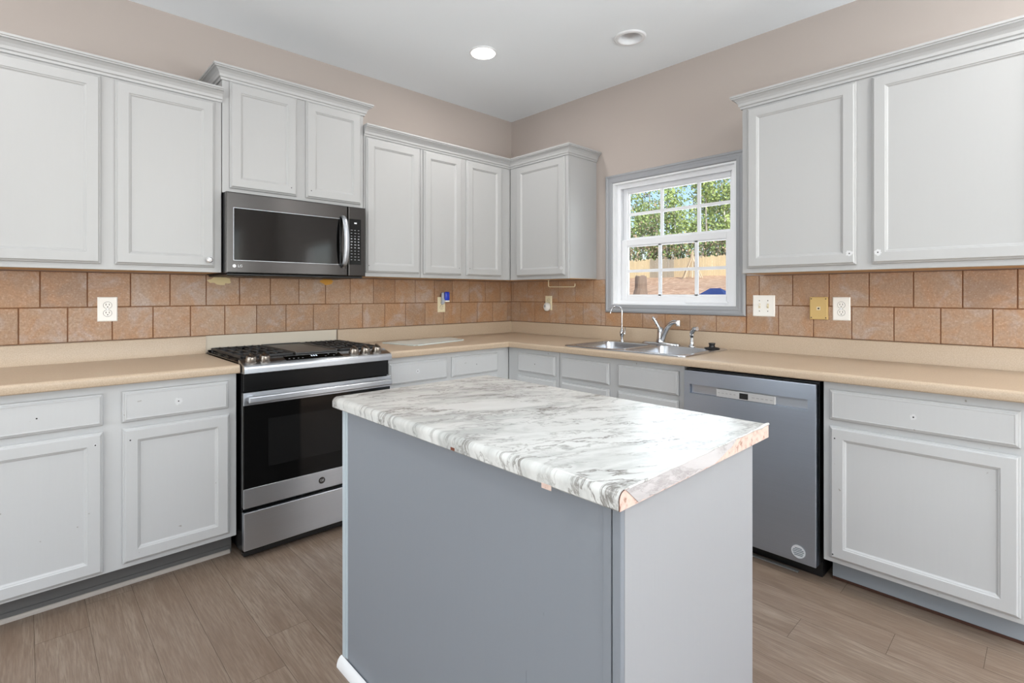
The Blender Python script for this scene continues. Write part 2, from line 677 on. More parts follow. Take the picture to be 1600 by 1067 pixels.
# floor: subfloor slab with individual planks laid along y
def build_floor():
    bm = bm_new()
    bx(bm, WX0, 0, WY0, 0, -0.06, -0.0012)
    lay = bm.faces.layers.float.new('rnd')
    base = set(bm.faces)
    for f in bm.faces:
        f.material_index = 1
    rnd = random.Random(5)
    pitch = 0.1525
    x = -0.776 + pitch * 5
    known = {-0.776: -2.845, -0.6235: -3.083, -0.9285: -2.579, -2.4535: -1.477}
    while x > WX0 + 0.01:
        x1 = min(x, -0.001)
        x0 = max(x - pitch, WX0 + 0.001)
        L = 1.22
        off = None
        for kx, ky in known.items():
            if abs(x - kx) < 0.02:
                off = ky
        if off is None:
            off = -rnd.random() * L
        y = off + L * 6
        while y > WY0:
            ya, yb = min(y, -0.001), max(y - L, WY0 + 0.001)
            if ya - yb > 0.02 and x1 - x0 > 0.01:
                g = 0.0006
                vs = [bm.verts.new(p) for p in ((x0 + g, yb + g, 0), (x1 - g, yb + g, 0), (x1 - g, ya - g, 0), (x0 + g, ya - g, 0))]
                f = bm.faces.new(vs)
                f[lay] = rnd.random()
                f.material_index = 0
            y -= L
        x -= pitch
    me = bpy.data.meshes.new('floor')
    bm.to_mesh(me); bm.free()
    me.materials.append(M['plank']); me.materials.append(M['floor_gap'])
    o = bpy.data.objects.new('floor', me)
    COL.objects.link(o)
    o['kind'] = 'structure'


build_floor()

o = struct('ceiling', bx(bm_new(), WX0, 0.0, WY0, 0.0, H, H + 0.14), M['ceil'])
CAN = (-0.516, -1.545)
LED = (-1.02, -0.815)
cut(o, [cyl(bm_new(), (CAN[0], CAN[1], H - 0.02), 0.068, 0.12, seg=48)])

struct('wall_left', bx(bm_new(), WX0 - 0.15, 0.15, 0.0, 0.15, -0.06, H + 0.14), M['wall'])
# window opening in the right wall
wy0, wy1, wz0, wz1 = -1.945, -1.057, 1.165, 2.042
bm = bm_new()
bx(bm, 0, 0.15, wy1, 0, -0.06, H + 0.14)
bx(bm, 0, 0.15, WY0, -5.37, -0.06, H + 0.14)
bx(bm, 0, 0.15, -4.43, wy0, -0.06, H + 0.14)
bx(bm, 0, 0.15, -5.37, -4.43, -0.06, 0.60)
bx(bm, 0, 0.15, -5.37, -4.43, 2.0, H + 0.14)
bx(bm, 0, 0.15, wy0, wy1, -0.06, wz0)
bx(bm, 0, 0.15, wy0, wy1, wz1, H + 0.14)
struct('wall_right', bm, M['wall'])
# back walls behind the camera, with a patio opening and a dining window
bm = bm_new()
bx(bm, WX0 - 0.15, WX0, WY0, -4.25, -0.06, H + 0.14)
bx(bm, WX0 - 0.15, WX0, -1.95, -0.80, -0.06, H + 0.14)
bx(bm, WX0 - 0.15, WX0, -0.20, 0, -0.06, H + 0.14)
bx(bm, WX0 - 0.15, WX0, -0.80, -0.20, 2.15, H + 0.14)
bx(bm, WX0 - 0.15, WX0, -0.80, -0.20, -0.06, 0.15)
bx(bm, WX0 - 0.15, WX0, -4.25, -1.95, 2.25, H + 0.14)
bx(bm, WX0 - 0.15, WX0, -4.25, -1.95, -0.06, 0.0)
struct('wall_back', bm, M['wall'])
bm = bm_new()
bx(bm, WX0 - 0.15, -3.65, WY0 - 0.15, WY0, -0.06, H + 0.14)
bx(bm, -0.55, 0.15, WY0 - 0.15, WY0, -0.06, H + 0.14)
bx(bm, -3.65, -0.55, WY0 - 0.15, WY0, -0.06, 0.60)
bx(bm, -3.65, -0.55, WY0 - 0.15, WY0, 2.30, H + 0.14)
struct('wall_front', bm, M['wall'])

# ------------------------------------------------------------------ kitchen window
def build_window():
    r = base_obj('window_1', (0.0, -1.501, 1.165), kind='structure')
    # casing: moulded picture frame on the wall
    bm = bm_new()
    oy0, oy1, oz0, oz1 = -2.003, -1.003, 1.113, 2.098
    prof = [(0.0, 0.0), (0.0, 0.010), (0.006, 0.016), (0.014, 0.018), (0.018, 0.013), (0.030, 0.011), (0.036, 0.014), (0.052, 0.012), (0.057, 0.006), (0.057, 0.0)]
    rings(bm, 'R', oy0, oy1, oz0, oz1, prof, cap=False)
    obj('window_casing', bm, M['trim_grey'], r)
    # jamb liner through the wall thickness
    bm = bm_new()
    for (a, b, c, d) in ((wy0, wy0 + 0.012, wz0, wz1), (wy1 - 0.012, wy1, wz0, wz1)):
        bx(bm, 0.0, 0.15, a, b, c, d)
    bx(bm, 0.0, 0.15, wy0 + 0.012, wy1 - 0.012, wz1 - 0.012, wz1)
    bx(bm, 0.0, 0.15, wy0 + 0.012, wy1 - 0.012, wz0, wz0 + 0.012)
    obj('window_jamb', bm, M['trim_white'], r)
    # vinyl frame with tracks
    bm = bm_new()
    a, b, c, d = wy0 + 0.012, wy1 - 0.012, wz0 + 0.012, wz1 - 0.012
    for x0, x1, t_ in ((0.040, 0.050, 0.030), (0.050, 0.125, 0.018)):
        bx(bm, x0, x1, a, a + t_, c, d)
        bx(bm, x0, x1, b - t_, b, c, d)
        bx(bm, x0, x1, a + t_, b - t_, d - t_, d)
        bx(bm, x0, x1, a + t_, b - t_, c, c + t_ * 0.7)
    obj('window_frame', bm, M['vinyl'], r)

    def sash(x0, x1, ya, yb, za, zb, st, rb, rt, my, mz, name):
        bm = bm_new()
        bx(bm, x0, x1, ya, ya + st, za, zb, 0.003, 1)
        bx(bm, x0, x1, yb - st, yb, za, zb, 0.003, 1)
        bx(bm, x0, x1, ya + st, yb - st, za, za + rb, 0.003, 1)
        bx(bm, x0, x1, ya + st, yb - st, zb - rt, zb, 0.003, 1)
        # bead step inside the sash
        q = 0.008
        xb0, xb1 = x0 + 0.007, x1 - 0.003
        bx(bm, xb0, xb1, ya + st, ya + st + q, za + rb, zb - rt)
        bx(bm, xb0, xb1, yb - st - q, yb - st, za + rb, zb - rt)
        bx(bm, xb0, xb1, ya + st + q, yb - st - q, za + rb, za + rb + q)
        bx(bm, xb0, xb1, ya + st + q, yb - st - q, zb - rt - q, zb - rt)
        o = obj('sash', bm, M['vinyl'], r, label=name)
        xm = (x0 + x1) / 2
        g = obj('pane', bx(bm_new(), xm - 0.002, xm + 0.002, ya + st, yb - st, za + rb, zb - rt), M['glass'], o)
        bm = bm_new()
        for y in my:
            bx(bm, xm - 0.007, xm - 0.0025, y - 0.010, y + 0.010, za + rb, zb - rt)
            bx(bm, xm + 0.0025, xm + 0.007, y - 0.010, y + 0.010, za + rb, zb - rt)
        bx(bm, xm - 0.0075, xm - 0.0025, ya + st, yb - st, mz - 0.010, mz + 0.010)
        bx(bm, xm + 0.0025, xm + 0.0075, ya + st, yb - st, mz - 0.010, mz + 0.010)
        obj('muntin', bm, M['vinyl'], o)
        return o
    sash(0.090, 0.116, -1.915, -1.087, 1.605, 2.012, 0.040, 0.036, 0.036, (-1.395, -1.662), 1.818, 'upper sash behind the lower one')
    sash(0.055, 0.083, -1.915, -1.087, 1.193, 1.632, 0.052, 0.040, 0.044, (-1.400, -1.662), 1.408, 'lower sash nearer the room')
    # sash lock and a shallow lift rail
    bm = bm_new()
    bx(bm, 0.030, 0.055, -1.88, -1.60, 1.186, 1.197, 0.002, 1)
    obj('lift_rail', bm, M['vinyl'], r)


build_window()

# ------------------------------------------------------------------ backsplash tiles
def tiles(name, pl, rows, label, loc, holes=()):
    """rows: (joint positions descending from the corner, z0, z1) -> grout bed + bevelled tiles in one mesh"""
    bm = bm_new()
    lay = bm.faces.layers.float.new('rnd')
    rnd = random.Random(len(name) + (3 if pl == 'R' else 11))
    lo = min(min(r[0]) for r in rows)
    grout_spans = []
    for js, z0, z1, in rows:
        for a, b in zip(js, js[1:]):
            if abs(a - b) < 0.012:
                continue
            g = 0.0020
            n0 = len(bm.faces)
            before = set(bm.faces)
            u0, u1 = b + g, a - g
            prof = [(0.0, 0.002), (0.0, 0.0075), (0.002, 0.0095)]
            rings(bm, pl, u0, u1, z0 + g, z1 - g, prof)
            rv = rnd.random()
            for f in bm.faces:
                if f not in before:
                    f[lay] = rv
    tile_faces = set(bm.faces)
    for js, z0, z1 in rows:
        pbx(bm, pl, min(js), max(js), 0.0002, 0.0065, z0, z1)
    for f in bm.faces:
        if f not in tile_faces:
            f.material_index = 1
    o = obj(name, bm, [M['tile'], M['grout']], org=loc)
    tag(o, label, 'backsplash')
    return o


def joints(start, pitch, end, first=0.0):
    js = [first] if first is not None else []
    u = start
    while u > end:
        js.append(u)
        u -= pitch
    js.append(end)
    return js


ZB, ZM, ZT = 1.012, 1.179, 1.351
tiles('tile_backsplash', 'L', [(joints(-0.138, 0.1705, -3.30, -0.011), ZM, ZT), (joints(-0.056, 0.1696, -3.30, -0.011), ZB, ZM)],
      'tan ceramic tile backsplash in two rows behind the range', (-1.6, 0, ZB))
tiles('tile_backsplash', 'R', [([-0.0005, -0.030, -0.201, -0.378, -0.546, -0.718, -0.890, -1.0015], ZM, ZT),
                               ([-0.0005, -0.109, -0.283, -0.455, -0.624, -0.795, -0.961, -1.0015], ZB, ZM),
                               ([-1.0015, -1.137, -1.311, -1.480, -1.655, -1.826, -2.0045], ZB, 1.112),
                               (joints(-2.079, 0.1765, -3.26, -2.0045), ZM, ZT),
                               (joints(-2.0075, 0.1755, -3.26, -2.0045), ZB, ZM)],
      'tan ceramic tile backsplash running under the window and switches', (0, -1.6, ZB))

# torn patch and adhesive where tiles lost their face beside the microwave
def blob(pl, cu, cz, ru, rz, w0, w1, seed, n=22):
    bm = bm_new()
    rnd = random.Random(seed)
    a = [];
    for i in range(n):
        t_ = 2 * PI * i / n
        s = 0.72 + 0.42 * rnd.random()
        a.append((cu + ru * s * math.cos(t_), cz + rz * s * math.sin(t_)))
    lo = [bm.verts.new(T(pl, u, w0, z)) for u, z in a]
    hi = [bm.verts.new(T(pl, u, w1, z)) for u, z in a]
    for i in range(n):
        bm.faces.new([lo[i], lo[(i + 1) % n], hi[(i + 1) % n], hi[i]])
    bm.faces.new(hi)
    bm.faces.new(lo)
    return bm


tag(obj('plaster_patch', blob('L', -2.283, 1.322, 0.062, 0.026, 0.0096, 0.0108, 4, 30), M['plaster'], org=(-2.283, 0, 1.322)),
    'torn pale plaster patch on the tile just under the microwave', 'patch')
tag(obj('adhesive_smear', blob('L', -1.665, 1.325, 0.048, 0.022, 0.0096, 0.0106, 9, 26), M['glue'], org=(-1.665, 0, 1.325)),
    'orange adhesive smear on the tile under the microwave controls', 'smear')

# ------------------------------------------------------------------ cabinets
DOOR = [(0.0, 0.0), (0.0, 0.008), (0.003, 0.0115), (0.0065, 0.012), (0.0075, 0.0165), (0.011, 0.0195), (0.050, 0.0195), (0.0525, 0.0165), (0.056, 0.0155), (0.060, 0.0115), (0.0625, 0.0105)]
DRAWER = [(0.0, 0.0), (0.0, 0.008), (0.003, 0.0125), (0.0075, 0.0135), (0.0085, 0.0175), (0.013, 0.0195), (0.016, 0.0185)]


def front(name, pl, u0, u1, z0, z1, face, parent, m, prof):
    bm = bm_new()
    rings(bm, pl, u0, u1, z0, z1, [(i, face + 0.001 + h) for i, h in prof])
    return obj(name, bm, m, parent)


def hole(pl, u, z, w_, parent, halo=0.0):
    if halo:
        bm = blob(pl, u, z, halo, halo, w_ + 0.0001, w_ + 0.0003, int(abs(u) * 1000))
        obj('touch_up', bm, M['patch'], parent, label='brighter repainted patch')
    bm = bm_new()
    ax = (0, -1, 0) if pl == 'L' else (-1, 0, 0)
    cyl(bm, T(pl, u, w_ + 0.0001, z), 0.0028, 0.0005, ax, 12)
    obj('screw_hole', bm, M['hole'], parent, label='empty dark knob hole')


def upper_cabinet(pl, u0, u1, z0, z1, doors, label, wall_end=None, group=None, depth=0.325):
    """doors: (u0, u1, z0, z1, (hole_u, hole_z, halo) or None)"""
    r = base_obj('upper_cabinet', T(pl, (u0 + u1) / 2, 0, z0), label, 'cabinet', group)
    bm = bm_new()
    w0 = 0.001
    a0, a1 = (wall_end if wall_end else (u0, u1))
    pbx(bm, pl, a0, a1, w0, depth - 0.019, z0 + 0.004, z1)
    obj('cabinet_body', bm, M['white'], r)
    bm = bm_new()
    pbx(bm, pl, u0, u1, depth - 0.0185, depth, z0, z1, 0.0012, 1)
    obj('face_frame', bm, M['white'], r)
    pbx(bm := bm_new(), pl, a0 + 0.01, a1 - 0.001, w0 + 0.002, depth - 0.020, z0 + 0.0005, z0 + 0.0038)
    obj('bottom_panel', bm, M['under'], r, label='raw tan underside')
    for d in doors:
        o = front('door', pl, d[0], d[1], d[2], d[3], depth, r, M['white'], DOOR)
        if len(d) > 4 and d[4]:
            hole(pl, d[4][0], d[4][1], depth + 0.0205, o, d[4][2])
    return r


UB, UT = 1.353, 2.232
DZ0, DZ1 = 1.378, 2.212
UG = 'white upper cabinets'
ul = upper_cabinet('L', -3.282, -2.3585, UB, UT, [(-3.245, -2.842, DZ0, DZ1, (-3.205, 1.42, 0)), (-2.793, -2.391, DZ0, DZ1)],
              'white two-door upper cabinet at far left, with a clear knob on its right door')
# clear knob on the right door of the left cabinet
rd = [c for c in ul.children if c.name.startswith('door')][-1]
bm = bm_new()
lathe(bm, T('L', -2.421, 0.3458, 1.413), [(0, 0), (0.006, 0), (0.005, 0.008), (0.013, 0.014), (0.015, 0.022), (0.010, 0.029), (0, 0.031)], '-Y', 12)
obj('knob', bm, M['knob_clear'], rd, label='clear faceted knob')

upper_cabinet('L', -2.355, -1.573, 1.764, 2.352, [(-2.322, -1.981, 1.790, 2.338, (-2.014, 1.832, 0)), (-1.930, -1.594, 1.790, 2.338, (-1.903, 1.832, 0))],
              'short raised white upper cabinet standing taller, above the microwave')
upper_cabinet('L', -1.570, -1.157, UB, UT, [(-1.560, -1.172, DZ0, DZ1, (-1.545, 1.420, 0))],
              'white single-door upper cabinet directly right of the microwave')
upper_cabinet('L', -1.155, -0.327, UB, UT, [(-1.137, -0.817, DZ0, DZ1, (-0.842, 1.428, 0)), (-0.771, -0.426, DZ0, DZ1, (-0.745, 1.428, 0))],
              'white corner upper cabinet with two narrow doors', wall_end=(-1.155, -0.003))
upper_cabinet('R', -0.327, -0.915, UB, UT, [(-0.410, -0.892, DZ0, DZ1, (-0.868, 1.428, 0.012))],
              'white single-door upper cabinet left of the window', wall_end=(-0.328, -0.915))
upper_cabinet('R', -2.113, -3.262, UB, UT, [(-2.141, -2.627, DZ0, DZ1, (-2.602, 1.429, 0.014)), (-2.685, -3.232, DZ0, DZ1, (-2.710, 1.428, 0.014))],
              'wide white two-door upper cabinet right of the window')

CROWN = [(0.0015, 0.0), (0.008, 0.0), (0.010, 0.010), (0.016, 0.013), (0.018, 0.024), (0.026, 0.034), (0.037, 0.042), (0.044, 0.044), (0.044, 0.049), (0.049, 0.051), (0.049, 0.060), (-0.019, 0.060), (-0.019, 0.0135), (0.0015, 0.0135)]
# keep the lower lip in front of the cabinet face, the rest sits on its top
CROWN = [(0.0012, -0.012), (0.007, -0.012), (0.009, -0.002), (0.015, 0.002), (0.017, 0.014), (0.024, 0.026), (0.035, 0.036), (0.043, 0.039), (0.043, 0.044), (0.048, 0.046), (0.048, 0.055), (-0.020, 0.055), (-0.020, 0.001), (0.0012, 0.001)]


def crown(path, z, side, label):
    bm = bm_new()
    sweep(bm, path, [(o, z + h) for o, h in CROWN], side)
    c = path[len(path) // 2]
    tag(obj('crown_molding', bm, M['white'], org=(c[0], c[1], z)), label, 'molding', None)


crown([(-3.284, -0.325), (-2.3565, -0.325)], UT, 1, 'white crown molding on the left upper cabinet')
crown([(-2.355, -0.004), (-2.355, -0.325), (-1.573, -0.325), (-1.573, -0.004)], 2.352, 1, 'white crown molding of the raised cabinet above the microwave')
crown([(-1.5705, -0.325), (-0.325, -0.325), (-0.325, -0.915), (-0.004, -0.915)], UT, 1, 'white crown molding turning the corner of the room')
crown([(-0.004, -2.113), (-0.325, -2.113), (-0.325, -3.264)], UT, 1, 'white crown molding on the cabinet right of the window')

BZ0, BZ1 = 0.108, 0.873


def base_cabinet(pl, u0, u1, drawers, doors, label, kick_mat, face_mat, door_mat, wall_end=None, depth=0.6, kick=True, name='base_cabinet', cutbox=None, kick_u=None):
    r = base_obj(name, T(pl, (u0 + u1) / 2, 0, 0), label, 'cabinet')
    a0, a1 = wall_end if wall_end else (u0, u1)
    bm = bm_new()
    pbx(bm, pl, a0, a1, 0.002, depth - 0.019, BZ0, BZ1)
    o = obj('cabinet_body', bm, face_mat, r)
    if cutbox:
        cut(o, [cutbox])
    bm = bm_new()
    pbx(bm, pl, u0, u1, depth - 0.0187, depth, BZ0, BZ1, 0.0015, 1)
    obj('face_frame', bm, face_mat, r)
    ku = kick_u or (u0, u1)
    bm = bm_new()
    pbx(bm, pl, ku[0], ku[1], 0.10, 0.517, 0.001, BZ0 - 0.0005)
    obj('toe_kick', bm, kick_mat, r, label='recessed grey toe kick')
    for d in drawers:
        o = front('drawer', pl, d[0], d[1], d[2], d[3], depth, r, door_mat, DRAWER)
        if d[4]:
            hole(pl, d[4][0], d[4][1], depth + 0.0195, o, d[4][2])
    for d in doors:
        o = front('door', pl, d[0], d[1], d[2], d[3], depth, r, door_mat, DOOR)
        if d[4]:
            for q in (d[4] if isinstance(d[4], list) else [d[4]]):
                hole(pl, q[0], q[1], depth + 0.0205, o, q[2])
    return r


DR0, DR1, DD0, DD1 = 0.713, 0.841, 0.130, 0.687
bl = base_cabinet('L', -3.285, -2.364, [(-3.255, -2.858, DR0, DR1, (-3.056, 0.775, 0)), (-2.798, -2.400, DR0, DR1, (-2.600, 0.776, 0.016))],
             [(-3.255, -2.858, DD0 - 0.01, DD1, (-2.884, 0.640, 0.006)), (-2.796, -2.395, DD0, DD1, (-2.771, 0.638, 0))],
             'white base cabinet left of the range, two drawers above two doors', M['kick_L'], M['white_base'], M['white_base'])
# shoe molding and lip along its toe kick
bm = bm_new()
sweep(bm, [(-3.285, -0.5175), (-2.372, -0.5175)], [(0.0, 0.001), (0.013, 0.001), (0.012, 0.010), (0.007, 0.016), (0.0, 0.018)], 1)
obj('shoe_molding', bm, M['shoe'], bl, label='thin pale shoe strip at the floor')
bm = bm_new()
sweep(bm, [(-3.285, -0.5175), (-2.372, -0.5175)], [(0.0, 0.0185), (0.005, 0.0185), (0.005, 0.034), (0.0, 0.036)], 1)
obj('kick_strip', bm, M['kick_L'], bl)
# chip on lower left of the door frame
bm = blob('L', -3.125, 0.126, 0.012, 0.004, 0.6001, 0.6004, 2)
obj('paint_chip', bm, M['scuff'], bl, label='dark paint chip')

base_cabinet('L', -1.576, -0.602, [(-1.562, -1.146, DR0, DR1, (-1.370, 0.780, 0.014)), (-1.108, -0.715, DR0, DR1, (-0.910, 0.779, 0))],
             [(-1.562, -1.146, DD0, DD1, (-1.17, 0.64, 0)), (-1.108, -0.715, DD0, DD1, (-1.085, 0.64, 0))],
             'white base cabinet right of the range, running into the corner', M['kick_R'], M['white_base'], M['white_base'], wall_end=(-1.576, -0.003))
base_cabinet('R', -0.602, -1.072, [(-0.706, -1.047, DR0, DR1, (-0.874, 0.777, 0))], [(-0.706, -1.047, DD0, DD1, (-0.73, 0.64, 0))],
             'narrow pale grey base cabinet in the corner beside the sink', M['kick_R'], M['white_base'], M['white_base'])
base_cabinet('R', -1.075, -1.930, [(-1.101, -1.464, DR0, DR1, None), (-1.526, -1.903, DR0, DR1, None)],
             [(-1.101, -1.464, DD0, DD1, (-1.44, 0.64, 0)), (-1.526, -1.903, DD0, DD1, (-1.55, 0.64, 0))],
             'pale grey sink base cabinet under the double sink', M['kick_R'], M['white_base'], M['white_base'], name='sink_cabinet',
             cutbox=bx(bm_new(), -0.579, -0.11, -1.91, -1.095, 0.70, 0.90))
rb = base_cabinet('R', -2.567, -3.200, [(-2.592, -3.166, DR0, DR1, (-2.875, 0.772, 0.012))], [(-2.592, -3.166, DD0, DD1, [(-2.613, 0.638, 0), (-2.606, 0.150, 0)])],
             'white base cabinet right of the dishwasher with one wide drawer and door', M['kick_R'], M['white_base'], M['white_base'], kick_u=(-2.580, -3.20))
bm = bm_new()
bx(bm, -0.5195, -0.5172, -3.2, -2.580, 0.001, 0.012)
obj('floor_gap_strip', bm, M['dark_gap'], rb, label='dark brown gap under the toe kick')

# ------------------------------------------------------------------ countertops
CT, CB = 0.914, 0.8745


def ctop_prof(w0, w1, z0, z1, r=0.014):
    p = [(w0, z0), (w1 - 0.006, z0)]
    for i in range(1, 5):
        a = -PI / 2 + (PI / 2) * i / 4
        p.append((w1 - 0.006 + 0.006 * math.cos(a), z0 + 0.006 + 0.006 * math.sin(a)))
    for i in range(0, 7):
        a = (PI / 2) * i / 6
        p.append((w1 - r + r * math.cos(a), z1 - r + r * math.sin(a)))
    p.append((w0, z1))
    return p


def splash_prof(z0=CT + 0.0003, z1=1.0105, t_=0.020):
    return [(0.0005, z0), (t_, z0), (t_, z1 - 0.006), (t_ - 0.002, z1 - 0.002), (t_ - 0.006, z1), (0.0005, z1)]


r = base_obj('countertop', (-2.83, 0, CB), 'tan laminate countertop left of the range', 'countertop', None)
bm = sweep(bm_new(), [(-3.31, 0), (-2.360, 0)], ctop_prof(0.0005, 0.645, CB, CT), 1)
obj('counter_slab', bm, M['laminate'], r, smooth=35)
bm = sweep(bm_new(), [(-3.31, 0), (-2.359, 0)], splash_prof(), 1)
obj('splash_strip', bm, M['laminate'], r, smooth=35)

r = base_obj('countertop', (-0.3, -0.3, CB), 'tan laminate countertop turning the corner and holding the sink', 'countertop', None)
bm = sweep(bm_new(), [(-1.586, 0), (0, 0), (0, -3.27)], ctop_prof(0.0005, 0.645, CB, CT), 1)
cs = obj('counter_slab', bm, M['laminate'], r, smooth=35)
cut(cs, [bx(bm_new(), -0.590, -0.072, -1.915, -1.117, 0.80, 0.96)])
bm = sweep(bm_new(), [(-1.593, 0), (0, 0), (0, -3.27)], splash_prof(), 1)
obj('splash_strip', bm, M['laminate'], r, smooth=35)

tag(obj('filler_board', bx(bm_new(), -2.3575, -1.6, -0.0095, -0.0005, 0.915, 1.0105), M['cream'], org=(-1.98, 0, 0.915)),
    'cream filler board on the wall behind the range', 'board')

# ------------------------------------------------------------------ range
def build_range():
    X0, X1 = -2.353, -1.592
    r = base_obj('gas_range', ((X0 + X1) / 2, -0.33, 0), 'stainless slide-in gas range with black oven door between the tan counters', 'range')
    bm = bm_new()
    bx(bm, X0 + 0.002, X1 - 0.002, -0.645, -0.03, 0.035, 0.872)
    obj('oven_body', bm, M['enamel'], r)
    for x in (X0 + 0.04, X1 - 0.04):
        for y in (-0.60, -0.08):
            obj('foot', cyl(bm_new(), (x, y, 0.001), 0.016, 0.036), M['blackp'], r)
    # cooktop tray
    bm = bm_new()
    bx(bm, X0 - 0.004, X1 + 0.004, -0.600, -0.028, 0.9155, 0.9225, 0.003, 1)
    bx(bm, X0 + 0.004, X1 - 0.004, -0.600, -0.032, 0.873, 0.9154)
    ct = obj('cooktop', bm, M['enamel'], r)
    # rear and side raised lip
    bm = bm_new()
    bx(bm, X0, X1, -0.045, -0.030, 0.923, 0.934, 0.003, 1)
    obj('rear_lip', bm, M['enamel'], r)

    def grate(x0, x1, fingers, parent):
        bm = bm_new()
        z0, z1 = 0.934, 0.947
        y0, y1 = -0.590, -0.060
        t_ = 0.011
        for a, b, c, d in ((x0, x1, y0, y0 + t_), (x0, x1, y1 - t_, y1), (x0, x0 + t_, y0, y1), (x1 - t_, x1, y0, y1), (x0, x1, (y0 + y1) / 2 - t_ / 2, (y0 + y1) / 2 + t_ / 2)):
            bx(bm, a, b, c, d, z0, z1, 0.003, 1)
        for cy in (y0 + 0.13, y1 - 0.13):
            cx = (x0 + x1) / 2
            for k_ in range(fingers):
                xx = x0 + (x1 - x0) * (k_ + 1) / (fingers + 1)
                if abs(xx - cx) < 0.02:
                    for s in (-1, 1):
                        bx(bm, xx - 0.0045, xx + 0.0045, cy + s * 0.035, cy + s * 0.125, z0 + 0.001, z1 + 0.002, 0.002, 1)
                else:
                    bx(bm, xx - 0.0045, xx + 0.0045, cy + 0.030, cy + 0.125, z0 + 0.001, z1 + 0.002, 0.002, 1)
                    bx(bm, xx - 0.0045, xx + 0.0045, cy - 0.125, cy - 0.030, z0 + 0.001, z1 + 0.002, 0.002, 1)
            bx(bm, x0, cx - 0.03, cy - 0.0045, cy + 0.0045, z0 + 0.001, z1 + 0.002, 0.002, 1)
            bx(bm, cx + 0.03, x1, cy - 0.0045, cy + 0.0045, z0 + 0.001, z1 + 0.002, 0.002, 1)
        for xx in (x0 + 0.006, x1 - 0.006):
            for yy in (y0 + 0.006, y1 - 0.006):
                cyl(bm, (xx, yy, 0.9222), 0.006, 0.014, seg=10)
        obj('grate', bm, M['iron'], parent)
        for cy in (y0 + 0.13, y1 - 0.13):
            bm = bm_new()
            lathe(bm, ((x0 + x1) / 2, cy, 0.9222), [(0.048, 0), (0.046, 0.004), (0.030, 0.006), (0.030, 0.011), (0.024, 0.014), (0, 0.0145)], 'Z', 28)
            obj('burner', bm, M['iron'], parent, smooth=35)
    grate(X0 + 0.010, X0 + 0.262, 5, r)
    grate(X1 - 0.262, X1 - 0.010, 7, r)
    # centre griddle plate
    bm = bm_new()
    gx0, gx1 = X0 + 0.268, X1 - 0.268
    bx(bm, gx0, gx1, -0.590, -0.060, 0.934, 0.944, 0.004, 2)
    bx(bm, gx0, gx0 + 0.008, -0.585, -0.065, 0.943, 0.949, 0.002, 1)
    bx(bm, gx1 - 0.008, gx1, -0.585, -0.065, 0.943, 0.949, 0.002, 1)
    bx(bm, gx0, gx1, -0.075, -0.063, 0.943, 0.949, 0.002, 1)
    for yy in (-0.55, -0.1):
        bx(bm, gx0 + 0.02, gx1 - 0.02, yy - 0.01, yy + 0.01, 0.9225, 0.9341)
    obj('griddle', bm, mat('griddle_iron', (58, 58, 58), 0.38), r)
    # control panel: sloping stainless top with a rolled front lip
    bm = bm_new()
    pr = [(-0.600, 0.873), (-0.600, 0.930), (-0.604, 0.934), (-0.682, 0.911), (-0.690, 0.905), (-0.693, 0.896), (-0.693, 0.876), (-0.686, 0.873)]
    lo = [bm.verts.new((X0 - 0.002, y, z)) for y, z in pr]
    hi = [bm.verts.new((X1 + 0.002, y, z)) for y, z in pr]
    for i in range(len(pr)):
        j = (i + 1) % len(pr)
        bm.faces.new([lo[i], lo[j], hi[j], hi[i]])
    bm.faces.new(lo); bm.faces.new(hi)
    cp = obj('control_panel', bm, M['steel'], r)
    # panel frame on the slope
    s0, s1 = Vector((0, -0.604, 0.934)), Vector((0, -0.682, 0.911))
    sd_ = (s1 - s0).normalized()
    nn = Vector((0, sd_.z, -sd_.y)).normalized()
    if nn.z < 0: nn = -nn

    def slope_box(x0, x1, a, b, h0, h1, bm):
        vs = []
        for x in (x0, x1):
            for t_ in (a, b):
                for h in (h0, h1):
                    vs.append(bm.verts.new(Vector((x, 0, 0)) + s0 + sd_ * t_ + nn * h))
        for q in ((0, 1, 3, 2), (4, 6, 7, 5), (0, 4, 5, 1), (2, 3, 7, 6), (0, 2, 6, 4), (1, 5, 7, 3)):
            bm.faces.new([vs[i] for i in q])
        return bm
    dsp = obj('display', slope_box(-2.155, -1.865, 0.010, 0.062, 0.0002, 0.0016, bm_new()), M['glass_black'], r, label='black glass touch panel')
    for i in range(4):
        obj('touch_mark', slope_box(-2.14 + i * 0.022, -2.132 + i * 0.022, 0.042, 0.046, 0.0017, 0.0019, bm_new()), M['grey_mark'], dsp)
        obj('touch_mark', slope_box(-1.955 + i * 0.022, -1.947 + i * 0.022, 0.042 - 0.020 * (i % 2), 0.046 - 0.020 * (i % 2), 0.0017, 0.0019, bm_new()), M['grey_mark'], dsp)
    bm = bm_new()
    for i, x in enumerate((-2.022, -2.010, -1.998)):
        slope_box(x, x + 0.007, 0.020, 0.034, 0.0017, 0.0020, bm)
    obj('clock_digits', bm, emis('display_glow', (220, 235, 255), 0.35), dsp)
    # knobs
    for x in (-2.313, -2.252, -1.793, -1.726, -1.657):
        c = Vector((x, 0, 0)) + s0 + sd_ * 0.040 + nn * 0.0003
        bm = bm_new()
        lathe(bm, c, [(0, 0), (0.0275, 0), (0.0275, 0.004), (0.0245, 0.005)], nn, 28)
        kb = obj('knob', bm, M['knob_metal'], r, smooth=35)
        bm = bm_new()
        lathe(bm, c + nn * 0.0052, [(0, 0), (0.024, 0), (0.0225, 0.018), (0.018, 0.025), (0, 0.026)], nn, 28)
        # grip bar
        vs = []
        for sx in (-1, 1):
            for t_ in (-0.019, 0.019):
                for h in (0.022, 0.036):
                    vs.append(bm.verts.new(c + Vector((sx * 0.005, 0, 0)) + sd_ * t_ + nn * (h + 0.003)))
